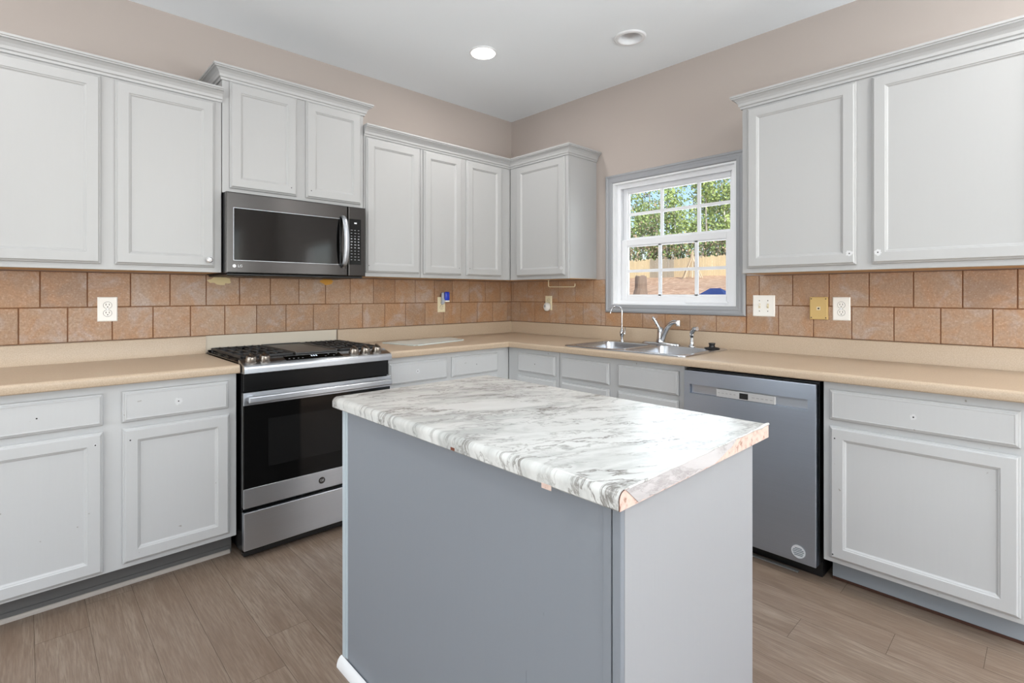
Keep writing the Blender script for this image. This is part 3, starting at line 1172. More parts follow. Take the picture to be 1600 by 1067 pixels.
        for q in ((0, 1, 3, 2), (4, 6, 7, 5), (0, 4, 5, 1), (2, 3, 7, 6), (0, 2, 6, 4), (1, 5, 7, 3)):
            bm.faces.new([vs[i] for i in q])
        obj('knob_grip', bm, M['knob_metal'], kb, smooth=35)
    # dark throat below the control panel
    bm = bm_new()
    bx(bm, X0 + 0.004, X1 - 0.004, -0.664, -0.6455, 0.790, 0.8725)
    obj('vent_throat', bm, M['enamel'], r)
    # oven door
    D0, D1 = X0 - 0.002, X1 + 0.002
    bm = bm_new()
    bx(bm, D0, D1, -0.676, -0.6455, 0.248, 0.785, 0.003, 1)
    door = obj('oven_door', bm, M['glass_black'], r)
    bm = bm_new()
    bx(bm, D0 - 0.0006, D1 + 0.0006, -0.6795, -0.6765, 0.726, 0.785, 0.0012, 1)
    obj('top_rail', bm, M['steel'], door)
    bm = bm_new()
    bx(bm, D0 - 0.0006, D1 + 0.0006, -0.6795, -0.6765, 0.249, 0.339, 0.0012, 1)
    obj('bottom_rail', bm, M['steel'], door)
    bm = bm_new()
    rings(bm, 'L', -2.245, -1.70, 0.425, 0.650, [(0, 0.6761), (0, 0.6766), (0.003, 0.6766)])
    obj('oven_window', bm, mat('oven_window_glass', (20, 20, 20), 0.05, 0.0, 0.32), door)
    # wide flat handle
    bm = bm_new()
    bx(bm, D0 + 0.012, D1 - 0.012, -0.722, -0.704, 0.741, 0.771, 0.006, 3)
    for x in (D0 + 0.030, D1 - 0.030):
        bx(bm, x - 0.014, x + 0.014, -0.705, -0.679, 0.744, 0.768, 0.003, 1)
    obj('handle', bm, M['steel'], door)
    # round badge with letters
    bm = bm_new()
    lathe(bm, (-1.986, -0.6796, 0.293), [(0, 0), (0.0165, 0), (0.0165, 0.0015), (0.0145, 0.002), (0.0135, 0.0012), (0, 0.0012)], '-Y', 32)
    obj('badge', bm, M['steel_dark'], door, smooth=30)
    text_part('badge_letters', 'GE', 0.017, M['steel'], door, 'L', -1.986, 0.6811, 0.293)
    # drawer
    bm = bm_new()
    bx(bm, D0 + 0.002, D1 - 0.002, -0.676, -0.6455, 0.050, 0.228, 0.004, 2)
    obj('warming_drawer', bm, M['steel'], r)
    bm = bm_new()
    bx(bm, X0 + 0.01, X1 - 0.01, -0.640, -0.60, 0.012, 0.034)
    obj('kick_plate', bm, M['blackp'], r)


build_range()

# ------------------------------------------------------------------ microwave
def build_microwave():
    X0, X1 = -2.353, -1.594
    Z0, Z1 = 1.350, 1.7615
    r = base_obj('microwave', ((X0 + X1) / 2, 0, Z0 - 0.012), 'stainless over-the-range microwave hanging under the raised cabinet', 'microwave')
    obj('casing', bx(bm_new(), X0 + 0.001, X1 - 0.001, -0.368, -0.003, Z0, Z1), M['blackp'], r)
    bm = bm_new()
    bx(bm, X0 + 0.008, X1 - 0.008, -0.372, -0.02, Z0 - 0.012, Z0 - 0.0005, 0.003, 1)
    bot = obj('bottom_plate', bm, M['blackp'], r)
    for xo in (-2.30, -1.80):
        bm = bm_new()
        bx(bm, xo - 0.004, xo + 0.168, -0.304, -0.096, Z0 - 0.0128, Z0 - 0.0122)
        for i in range(14):
            bx(bm, xo + i * 0.012, xo + 0.006 + i * 0.012, -0.30, -0.10, Z0 - 0.0140, Z0 - 0.0129)
        obj('grease_filter', bm, M['steel_dark'], bot)
    XS = -1.706
    bm = bm_new()
    rings(bm, 'L', X0, XS - 0.0015, Z0 + 0.0005, Z1 - 0.001, [(0, 0.3685), (0, 0.391), (0.003, 0.395), (0.006, 0.3955)])
    door = obj('door', bm, M['steel_dark'], r)
    bm = bm_new()
    rings(bm, 'L', XS + 0.0015, X1, Z0 + 0.0005, Z1 - 0.001, [(0, 0.3685), (0, 0.391), (0.003, 0.395), (0.006, 0.3955)])
    pan = obj('control_side', bm, M['steel_dark'], r)
    bm = bm_new()
    rings(bm, 'L', -2.319, -1.757, 1.417, 1.680, [(0, 0.3955), (0, 0.3975), (0.002, 0.3975), (0.003, 0.3962)])
    obj('window_glass', bm, M['glass_black'], door, label='black glass door window')
    bm = bm_new()
    rings(bm, 'L', -2.3215, -1.7545, 1.4145, 1.6825, [(0, 0.3955), (0, 0.3970), (0.002, 0.3970), (0.002, 0.3955)], cap=False)
    obj('window_bead', bm, M['steel'], door)
    bm = bm_new()
    bx(bm, -1.6995, -1.625, -0.3972, -0.3957, 1.418, 1.688)
    cpn = obj('keypad', bm, M['glass_black'], pan)
    bm = bm_new()
    for row in range(11):
        for cl in range(3):
            x = -1.690 + cl * 0.0225
            z = 1.620 - row * 0.0175
            ww = 0.009 if (row * 3 + cl) % 4 else 0.012
            bx(bm, x, x + ww, -0.3975, -0.3973, z, z + (0.006 if 2 < row < 7 else 0.003))
    obj('key_print', bm, M['grey_mark'], cpn)
    bm = bm_new()
    bx(bm, -1.668, -1.652, -0.3975, -0.3973, 1.660, 1.668)
    obj('clock_print', bm, M['white_mark'], cpn)
    # bowed handle
    pts = curve_pts([(-1.738, -0.3962, 1.400), (-1.738, -0.425, 1.425), (-1.738, -0.443, 1.49), (-1.738, -0.447, 1.545), (-1.738, -0.443, 1.60), (-1.738, -0.425, 1.67), (-1.738, -0.3962, 1.696)], 6)
    bm = bm_new()
    tube(bm, pts, 0.0065, 14, flat=2.4, up=(0, 1, 0))
    obj('handle', bm, M['steel'], door, smooth=40)
    bm = bm_new()
    lathe(bm, (-2.317, -0.3957, 1.386), [(0, 0), (0.0085, 0), (0.0085, 0.0006), (0, 0.0006)], '-Y', 24)
    obj('logo_disc', bm, M['white_mark'], door)
    text_part('logo_letters', 'LG', 0.018, M['white_mark'], door, 'L', -2.290, 0.3962, 1.386, 0.0004)


build_microwave()

# ------------------------------------------------------------------ dishwasher
def build_dishwasher():
    Y0, Y1 = -2.553, -1.943
    r = base_obj('dishwasher', (-0.3, (Y0 + Y1) / 2, 0), 'stainless dishwasher under the right counter', 'dishwasher')
    obj('tub', bx(bm_new(), -0.590, -0.03, Y0 + 0.004, Y1 - 0.004, 0.07, 0.862), M['blackp'], r)
    bm = bm_new()
    bx(bm, -0.545, -0.10, Y0 + 0.004, Y1 - 0.004, 0.001, 0.0695)
    obj('toe_panel', bm, M['blackp'], r)
    # door skin with a pocket handle slot
    D0, D1 = Y0 + 0.005, Y1 - 0.0
    bm = bm_new()
    bx(bm, -0.632, -0.591, D0, D1, 0.070, 0.856, 0.004, 2)
    door = obj('door', bm, M['steel_dw'], r)
    P0, P1, Q0, Q1 = -2.514, -1.975, 0.742, 0.787
    cut(door, [bx(bm_new(), -0.65, -0.612, P0, P1, Q0, Q1)])
    bm = bm_new()
    bx(bm, -0.6145, -0.6122, P0 + 0.001, P1 - 0.001, Q0 + 0.001, Q1 - 0.001)
    obj('handle_pocket', bm, M['steel'], door)
    bm = bm_new()
    bx(bm, -0.6305, -0.6148, -2.382, -2.111, Q0 + 0.001, Q1 - 0.006, 0.002, 1)
    cst = obj('control_strip', bm, M['silver_pl'], door)
    bm = bm_new()
    bx(bm, -0.6312, -0.6306, -2.263, -2.223, Q0 + 0.006, Q1 - 0.012)
    obj('display', bm, M['blackp'], cst)
    for i in range(5):
        obj('key_print', bx(bm_new(), -0.6310, -0.6306, -2.205 + i * 0.019, -2.196 + i * 0.019, 0.762, 0.764), M['grey_mark'], cst)
        obj('key_print', bx(bm_new(), -0.6310, -0.6306, -2.372 + i * 0.020, -2.360 + i * 0.020, 0.760, 0.762), M['grey_mark'], cst)
    # round sticker with rows of small print
    bm = bm_new()
    c = Vector((-0.6322, -2.478, 0.118))
    cyl(bm, c, 0.030, 0.0006, (-1, 0, 0), 40)
    st = obj('sticker', bm, mat('pale_sticker', (206, 210, 214), 0.5), door, label='round pale sticker with rows of print')
    bm = bm_new()
    for k_, (dz, hw) in enumerate(((0.014, 0.014), (0.007, 0.021), (0.000, 0.023), (-0.008, 0.020), (-0.015, 0.017))):
        bx(bm, c.x - 0.0009, c.x - 0.0007, c.y - hw, c.y + hw, c.z + dz - 0.0016, c.z + dz + 0.0016)
    lathe(bm, c + Vector((-0.0007, 0, 0)), [(0.0295, 0), (0.0295, 0.0002), (0.0285, 0.0002), (0.0285, 0)], '-X', 40)
    obj('sticker_print', bm, mat('sticker_ink', (84, 104, 112), 0.6), st)


build_dishwasher()
bm = bm_new()
bx(bm, -0.585, -0.565, -2.462, -1.96, 0.0008, 0.006, 0.001, 1)
tag(obj('metal_strip', bm, mat('galvanised_strip', (150, 152, 152), 0.45, 0.5), org=(-0.575, -2.2, 0)), 'thin grey metal strip lying on the floor under the dishwasher', 'strip')

# ------------------------------------------------------------------ sink
def build_sink():
    X0, X1, Y0, Y1 = -0.602, -0.060, -1.930, -1.102
    z = CT + 0.0006
    r = base_obj('sink', ((X0 + X1) / 2, (Y0 + Y1) / 2, z), 'double-bowl stainless drop-in sink set in the tan counter', 'sink')
    bowls = [(-0.568, -0.160, -1.497, -1.137), (-0.568, -0.160, -1.895, -1.535)]

    def rr(x0, x1, y0, y1, rad, z_, n=6):
        pts = []
        for cx, cy, a0 in ((x1 - rad, y1 - rad, 0), (x0 + rad, y1 - rad, PI / 2), (x0 + rad, y0 + rad, PI), (x1 - rad, y0 + rad, 1.5 * PI)):
            for i in range(n + 1):
                a = a0 + (PI / 2) * i / n
                pts.append(Vector((cx + rad * math.cos(a), cy + rad * math.sin(a), z_)))
        return pts

    def loft(bm, rs, close_last=True):
        prev = None
        for pts in rs:
            ring = [bm.verts.new(p) for p in pts]
            if prev:
                for i in range(len(ring)):
                    j = (i + 1) % len(ring)
                    bm.faces.new([prev[i], prev[j], ring[j], ring[i]])
            prev = ring
        if close_last:
            bm.faces.new(prev)
    # rim deck: plate cut by the two bowl outlines
    bm = bm_new()
    lo = rr(X0, X1, Y0, Y1, 0.035, z)
    hi = rr(X0 + 0.002, X1 - 0.002, Y0 + 0.002, Y1 - 0.002, 0.034, z + 0.0055)
    hi2 = rr(X0 + 0.008, X1 - 0.008, Y0 + 0.008, Y1 - 0.008, 0.030, z + 0.0065)
    prev = None
    for pts in (lo, hi, hi2):
        ring = [bm.verts.new(p) for p in pts]
        if prev:
            for i in range(len(ring)):
                j = (i + 1) % len(ring)
                bm.faces.new([prev[i], prev[j], ring[j], ring[i]])
        else:
            bm.faces.new(ring)
        prev = ring
    bm.faces.new(prev)
    deck = obj('rim', bm, M['steel_sink'], r)
    cutters = []
    for b in bowls:
        cb = bm_new()
        loft(cb, [rr(*b, 0.06, z - 0.02), rr(*b, 0.06, z + 0.03)])
        cb.faces.new([v for v in list(cb.verts)[:28]])
        cutters.append(cb)
    cut(deck, cutters)
    for i, b in enumerate(bowls):
        bm = bm_new()
        e = 0.0
        x0, x1, y0, y1 = b
        rs = []
        for ins, dz, rad in ((-0.0010, 0.0062, 0.061), (0.004, 0.0050, 0.057), (0.007, -0.002, 0.055), (0.012, -0.10, 0.052), (0.020, -0.155, 0.055), (0.045, -0.172, 0.05), (0.10, -0.176, 0.04)):
            rs.append(rr(x0 + ins, x1 - ins, y0 + ins, y1 - ins, rad, z + dz))
        loft(bm, rs)
        bo = obj('bowl', bm, M['steel_sink'], r, smooth=40)
        md = bo.modifiers.new('thickness', 'SOLIDIFY'); md.thickness = 0.0012; md.offset = 0
        bm = bm_new()
        lathe(bm, ((x0 + x1) / 2, (y0 + y1) / 2, z - 0.1745), [(0.042, 0), (0.040, 0.002), (0.030, 0.0005), (0, 0.0003)], 'Z', 28)
        obj('drain', bm, M['chrome'], bo, smooth=40)


build_sink()
DECK = CT + 0.0074

# ------------------------------------------------------------------ faucets
def filter_faucet():
    x, y = -0.108, -1.212
    r = base_obj('filter_faucet', (x, y, DECK), 'slim chrome filtered-water faucet with a gooseneck, left on the sink', 'faucet')
    bm = bm_new()
    lathe(bm, (x, y, DECK), [(0, 0), (0.016, 0), (0.016, 0.003), (0.009, 0.006), (0.008, 0.028), (0.013, 0.036), (0.017, 0.050), (0.017, 0.062), (0.012, 0.072), (0.008, 0.084), (0.0055, 0.090), (0, 0.090)], 'Z', 24)
    obj('faucet_body', bm, M['chrome'], r, smooth=50)
    bm = bm_new()
    dirn = Vector((-0.55, 0.83, 0))
    pts = [Vector((x, y, DECK + h)) for h in (0.085, 0.12, 0.16, 0.205)]
    R = 0.036
    for i in range(1, 9):
        a = PI * i / 8 * 0.94
        pts.append(Vector((x, y, DECK + 0.205 + R * math.sin(a))) + dirn * (R - R * math.cos(a)))
    pts.append(pts[-1] + Vector((-0.004, 0.006, -0.022)))
    tube(bm, pts, 0.0048, 12)
    obj('spout', bm, M['chrome'], r, smooth=50)
    bm = bm_new()
    tube(bm, [(x, y, DECK + 0.056), (x - 0.012, y - 0.022, DECK + 0.058), (x - 0.020, y - 0.036, DECK + 0.058)], [0.009, 0.009, 0.007], 12)
    tube(bm, [(x - 0.020, y - 0.036, DECK + 0.052), (x - 0.021, y - 0.038, DECK + 0.075), (x - 0.022, y - 0.041, DECK + 0.097)], [0.006, 0.0035, 0.0025], 10)
    obj('lever', bm, M['chrome'], r, smooth=50)


def main_faucet():
    x, y = -0.105, -1.505
    r = base_obj('kitchen_faucet', (x, y, DECK), 'chrome single-lever kitchen faucet at the middle of the sink', 'faucet')
    bm = bm_new()
    pts = []
    # oval base plate
    for z_, sx, sy in ((0, 0.030, 0.132), (0.006, 0.030, 0.132), (0.011, 0.025, 0.124), (0.013, 0.018, 0.110)):
        ring = []
        for i in range(40):
            a = 2 * PI * i / 40
            c_, s_ = math.cos(a), math.sin(a)
            ring.append(bm.verts.new((x + sx * math.copysign(abs(c_) ** 0.8, c_), y + sy * math.copysign(abs(s_) ** 0.6, s_), DECK + z_)))
        if pts:
            for i in range(40):
                j = (i + 1) % 40
                bm.faces.new([pts[i], pts[j], ring[j], ring[i]])
        else:
            bm.faces.new(ring)
        pts = ring
    bm.faces.new(pts)
    obj('base_plate', bm, M['chrome'], r, smooth=50)
    bm = bm_new()
    lathe(bm, (x, y, DECK + 0.0132), [(0, 0), (0.030, 0), (0.028, 0.010), (0.024, 0.030), (0.023, 0.055), (0.021, 0.078), (0.016, 0.092), (0, 0.098)], 'Z', 28)
    obj('faucet_body', bm, M['chrome'], r, smooth=50)
    # spout rising toward the room and to the right
    bm = bm_new()
    sp = curve_pts([(x - 0.003, y - 0.008, DECK + 0.020), (x - 0.012, y - 0.036, DECK + 0.075), (x - 0.028, y - 0.072, DECK + 0.120), (x - 0.050, y - 0.116, DECK + 0.146), (x - 0.070, y - 0.156, DECK + 0.148)], 5)
    rad = [0.019 - 0.006 * i / (len(sp) - 1) for i in range(len(sp))]
    tube(bm, sp, rad, 16)
    lathe(bm, sp[-1] + Vector((0.006, 0, 0.012)), [(0, 0), (0.015, 0), (0.016, 0.010), (0.015, 0.034), (0.011, 0.036), (0, 0.035)], '-Z', 20)
    obj('spout', bm, M['chrome'], r, smooth=50)
    # lever leaning back to the left
    bm = bm_new()
    tube(bm, curve_pts([(x, y + 0.002, DECK + 0.085), (x - 0.004, y + 0.018, DECK + 0.120), (x - 0.010, y + 0.036, DECK + 0.152), (x - 0.014, y + 0.052, DECK + 0.172)], 4), [0.016] * 3 + [0.013] * 4 + [0.012] * 5 + [0.009], 14, flat=0.8)
    obj('lever', bm, M['chrome'], r, smooth=50)


def sprayer():
    x, y = -0.112, -1.722
    r = base_obj('side_sprayer', (x, y, DECK), 'chrome side sprayer standing right of the kitchen faucet', 'sprayer')
    bm = bm_new()
    lathe(bm, (x, y, DECK), [(0, 0), (0.021, 0), (0.021, 0.004), (0.016, 0.009), (0.013, 0.022), (0.013, 0.028), (0, 0.030)], 'Z', 24)
    obj('sprayer_holder', bm, M['chrome'], r, smooth=50)
    bm = bm_new()
    tube(bm, curve_pts([(x, y, DECK + 0.028), (x, y, DECK + 0.060), (x - 0.002, y - 0.002, DECK + 0.088), (x - 0.012, y - 0.022, DECK + 0.108), (x - 0.020, y - 0.044, DECK + 0.112)], 5), [0.011] * 6 + [0.014] * 5 + [0.015] * 5 + [0.013] * 5, 14)
    obj('sprayer_head', bm, M['chrome'], r, smooth=50)


filter_faucet(); main_faucet(); sprayer()
bm = bm_new()
lathe(bm, (-0.155, -1.868, DECK), [(0, 0), (0.042, 0), (0.044, 0.004), (0.040, 0.008), (0.018, 0.011), (0.015, 0.022), (0.019, 0.030), (0.018, 0.035), (0, 0.037)], 'Z', 28)
tag(obj('sink_stopper', bm, M['blackp'], smooth=40, org=(-0.155, -1.868, DECK)), 'black rubber drain stopper left on the sink rim', 'stopper')

# ------------------------------------------------------------------ cutting board on the counter
def cutting_board():
    a, b, c, d = (-1.395, -0.165), (-1.285, -0.500), (-0.800, -0.400), (-0.800, -0.120)
    r_pts = [(-1.36, -0.155), (-1.29, -0.475), (-0.815, -0.375), (-0.77, -0.11)]
    bm = bm_new()
    z = CT + 0.001
    lo = [bm.verts.new((x, y, z)) for x, y in r_pts]
    hi = [bm.verts.new((x, y, z + 0.006)) for x, y in r_pts]
    for i in range(4):
        bm.faces.new([lo[i], lo[(i + 1) % 4], hi[(i + 1) % 4], hi[i]])
    bm.faces.new(lo); bm.faces.new(hi)
    bmesh.ops.bevel(bm, geom=[e for e in bm.edges if abs(e.verts[0].co.z - e.verts[1].co.z) > 0.004], offset=0.02, segments=4, affect='EDGES')
    tag(obj('cutting_board', bm, M['sheet'], org=(-1.05, -0.28, CT)), 'thin pale frosted glass cutting board lying on the counter', 'board')


cutting_board()

# ------------------------------------------------------------------ outlets and switches
def outlet(pl, u, z, label, m_plate, recept=True, hidden=(), group=None, sx=0.0395, sz=0.0605, scr=True):
    r = base_obj('wall_outlet', T(pl, u, 0.0096, z), label, 'outlet', group)
    bm = bm_new()
    rings(bm, pl, u - sx, u + sx, z - sz, z + sz, [(0, 0.0098), (0, 0.0125), (0.004, 0.0155)])
    obj('cover_plate', bm, m_plate, r)
    for s in (1, -1):
        if s in hidden:
            continue
        bm = bm_new()
        ax = (0, -1, 0) if pl == 'L' else (-1, 0, 0)
        lathe(bm, T(pl, u, 0.0156, z + s * 0.0195), [(0, 0), (0.0165, 0), (0.0165, 0.0015), (0, 0.0015)], ax, 28)
        f = obj('receptacle', bm, m_plate, r)
        bm = bm_new()
        lathe(bm, T(pl, u, 0.0157, z + s * 0.0195), [(0.0165, 0), (0.0178, 0), (0.0178, 0.0004), (0.0165, 0.0004)], ax, 28)
        for du in (-0.0065, 0.0065):
            pbx(bm, pl, u + du - 0.0012, u + du + 0.0012, 0.0172, 0.0175, z + s * 0.0195 - 0.001, z + s * 0.0195 + 0.008)
        cyl(bm, T(pl, u, 0.0172, z + s * 0.0195 - 0.008), 0.0026, 0.0003, ax, 12)
        obj('slots', bm, M['slot'], f)
    bm = bm_new()
    cyl(bm, T(pl, u, 0.0156, z), 0.0024, 0.0006, (0, -1, 0) if pl == 'L' else (-1, 0, 0), 12)
    obj('screw', bm, M['chrome'], r)
    return r


outlet('L', -2.789, 1.168, 'white duplex outlet on the tile left of the range', M['plate'])
outlet('R', -2.490, 1.167, 'white duplex outlet on the tile right of the yellow jack plate', M['plate'])
outlet('L', -0.757, 1.163, 'ivory outlet under the blue air freshener', M['ivory'], hidden=(1,), sx=0.035, sz=0.058)
outlet('R', -0.447, 1.172, 'ivory outlet near the corner holding a white plug-in', M['ivory'], hidden=(-1,), sx=0.035, sz=0.058)

# double switch
r = base_obj('light_switch', (-0.0096, -2.106, 1.176), 'white double toggle switch plate beside the window casing', 'switch')
rings(bm := bm_new(), 'R', -2.106 - 0.060, -2.106 + 0.060, 1.176 - 0.0605, 1.176 + 0.0605, [(0, 0.0098), (0, 0.0125), (0.004, 0.0155)])
obj('cover_plate', bm, M['plate'], r)
for y in (-2.129, -2.083):
    bm = bm_new()
    bx(bm, -0.0162, -0.0157, y - 0.0055, y + 0.0055, 1.163, 1.189)
    obj('toggle_slot', bm, M['ivory'], r)
    bm = bm_new()
    up = -1 if y < -2.1 else 1
    tube(bm, [(-0.0158, y, 1.176), (-0.0245, y, 1.176 + up * 0.008)], [0.0045, 0.0035], 10)
    obj('toggle', bm, M['plate'] if up > 0 else M['ivory'], r)
    bm = bm_new()
    for dz in (-0.030, 0.030):
        cyl(bm, (-0.0156, y, 1.176 + dz), 0.0026, 0.0007, (-1, 0, 0), 12)
    obj('screw', bm, M['slot'], r)

# yellowed jack plate
r = base_obj('phone_jack', (-0.0096, -2.388, 1.168), 'yellowed phone jack plate on the tile between switch and outlet', 'jack')
rings(bm := bm_new(), 'R', -2.388 - 0.042, -2.388 + 0.042, 1.168 - 0.0595, 1.168 + 0.0595, [(0, 0.0098), (0, 0.0235), (0.003, 0.0255)])
obj('cover_plate', bm, M['brassy'], r)
bm = bm_new()
bx(bm, -0.0262, -0.0256, -2.397, -2.379, 1.158, 1.176)
obj('jack_socket', bm, M['ivory'], r)
bm = bm_new()
bx(bm, -0.0266, -0.0263, -2.392, -2.384, 1.163, 1.171)
for dy in (-0.034, 0.034):
    for dz in (-0.05, 0.05):
        cyl(bm, (-0.0256, -2.388 + dy, 1.168 + dz), 0.003, 0.0006, (-1, 0, 0), 10)
obj('jack_holes', bm, M['slot'], r)

# blue plug-in freshener
r = base_obj('air_freshener', (-0.735, -0.017, 1.20), 'blue and grey plug-in air freshener above the ivory outlet', 'air freshener')
bm = bm_new()
tube(bm, [(-0.757, -0.0178, 1.170), (-0.752, -0.030, 1.186), (-0.748, -0.036, 1.21)], [0.012, 0.015, 0.020], 14)
bx(bm, -0.770, -0.722, -0.044, -0.0185, 1.188, 1.258, 0.012, 3)
obj('freshener_body', bm, mat('grey_plastic', (172, 178, 190), 0.35), r, smooth=50)
bm = bm_new()
bx(bm, -0.758, -0.716, -0.068, -0.0445, 1.196, 1.262, 0.010, 3)
obj('gel_cartridge', bm, M['blue_gel'], r, smooth=50, label='blue cartridge')
bm = bm_new()
bx(bm, -0.756, -0.718, -0.066, -0.0445, 1.184, 1.1955, 0.002, 1)
obj('base_cap', bm, M['plate'], r)

# white plug-in on the right outlet
r = base_obj('plug_in', (-0.0175, -0.452, 1.140), 'round white plug-in device on the ivory outlet near the corner', 'plug-in')
bm = bm_new()
lathe(bm, (-0.0176, -0.452, 1.142), [(0, 0), (0.024, 0), (0.029, 0.010), (0.029, 0.030), (0.020, 0.040), (0, 0.042)], '-X', 28)
for v in bm.verts:
    v.co.z = 1.142 + (v.co.z - 1.142) * 1.18
obj('device_body', bm, mat('pale_plastic', (222, 220, 216), 0.35), r, smooth=50)
bm = bm_new()
lathe(bm, (-0.0600, -0.449, 1.148), [(0, 0), (0.008, 0), (0.008, 0.001), (0, 0.001)], '-X', 16)
for v in bm.verts:
    v.co.z = 1.148 + (v.co.z - 1.148) * 1.4
obj('sensor', bm, M['grey_mark'], r)

# wire towel holder under the upper cabinet
bm = bm_new()
z = UB
tube(bm, [(-0.16, -0.580, z), (-0.16, -0.580, 1.308), (-0.16, -0.583, 1.302), (-0.16, -0.592, 1.299), (-0.16, -0.828, 1.297), (-0.16, -0.838, 1.300), (-0.16, -0.841, 1.307), (-0.16, -0.841, 1.322)], 0.0032, 10)
lathe(bm, (-0.16, -0.580, z), [(0, 0), (0.012, 0), (0.012, 0.002), (0, 0.002)], '-Z', 20)
tag(obj('towel_holder', bm, M['ivory'], smooth=50, org=(-0.16, -0.58, z)), 'cream wire paper-towel holder under the cabinet left of the window', 'towel holder')

# ------------------------------------------------------------------ ceiling lights
r = base_obj('ceiling_light', (LED[0], LED[1], H), 'lit round recessed ceiling light', 'light')
bm = bm_new()
lathe(bm, (LED[0], LED[1], H - 0.0003), [(0.0, 0), (0.086, 0), (0.086, 0.003), (0.078, 0.007), (0.0, 0.007)], '-Z', 48)
obj('trim_ring', bm, M['trim_white'], r, smooth=30)
bm = bm_new()
lathe(bm, (LED[0], LED[1], H - 0.0075), [(0, 0), (0.075, 0), (0.073, 0.003), (0, 0.004)], '-Z', 48)
obj('diffuser', bm, M['lamp_on'], r, smooth=30)
light('ceiling_lamp', 'AREA', (LED[0], LED[1], H - 0.02), (0, 0, 0), 6, (1.0, 0.97, 0.93), shape='DISK', size=0.15)
# added unseen lamps out of view, two set to streak the steel fronts
for i, (x, y) in enumerate(((-3.3, -1.37), (-0.9, -3.5), (-3.4, -4.6))):
    light('ceiling_lamp', 'AREA', (x, y, H - 0.02), (0, 0, 0), 8, (1.0, 0.97, 0.93), shape='DISK', size=0.15)

r = base_obj('recessed_can', (CAN[0], CAN[1], H), 'unlit round recessed can light nearer the window wall', 'light')
bm = bm_new()
lathe(bm, (CAN[0], CAN[1], H - 0.0003), [(0.066, 0), (0.092, 0), (0.092, 0.002), (0.086, 0.007), (0.070, 0.008), (0.066, 0.004), (0.066, 0)], '-Z', 48)
obj('trim_ring', bm, M['trim_white'], r, smooth=30)
bm = bm_new()
lathe(bm, (CAN[0], CAN[1], H - 0.004), [(0.0655, 0), (0.058, 0.05), (0.050, 0.085), (0, 0.085)], 'Z', 48)
obj('baffle', bm, M['trim_white'], r, smooth=30)
bm = bm_new()
lathe(bm, (CAN[0], CAN[1], H + 0.078), [(0, 0), (0.040, 0), (0.036, 0.026), (0.018, 0.040), (0, 0.042)], '-Z', 32)
obj('bulb', bm, mat('frosted_bulb', (214, 214, 214), 0.3), r, smooth=50)

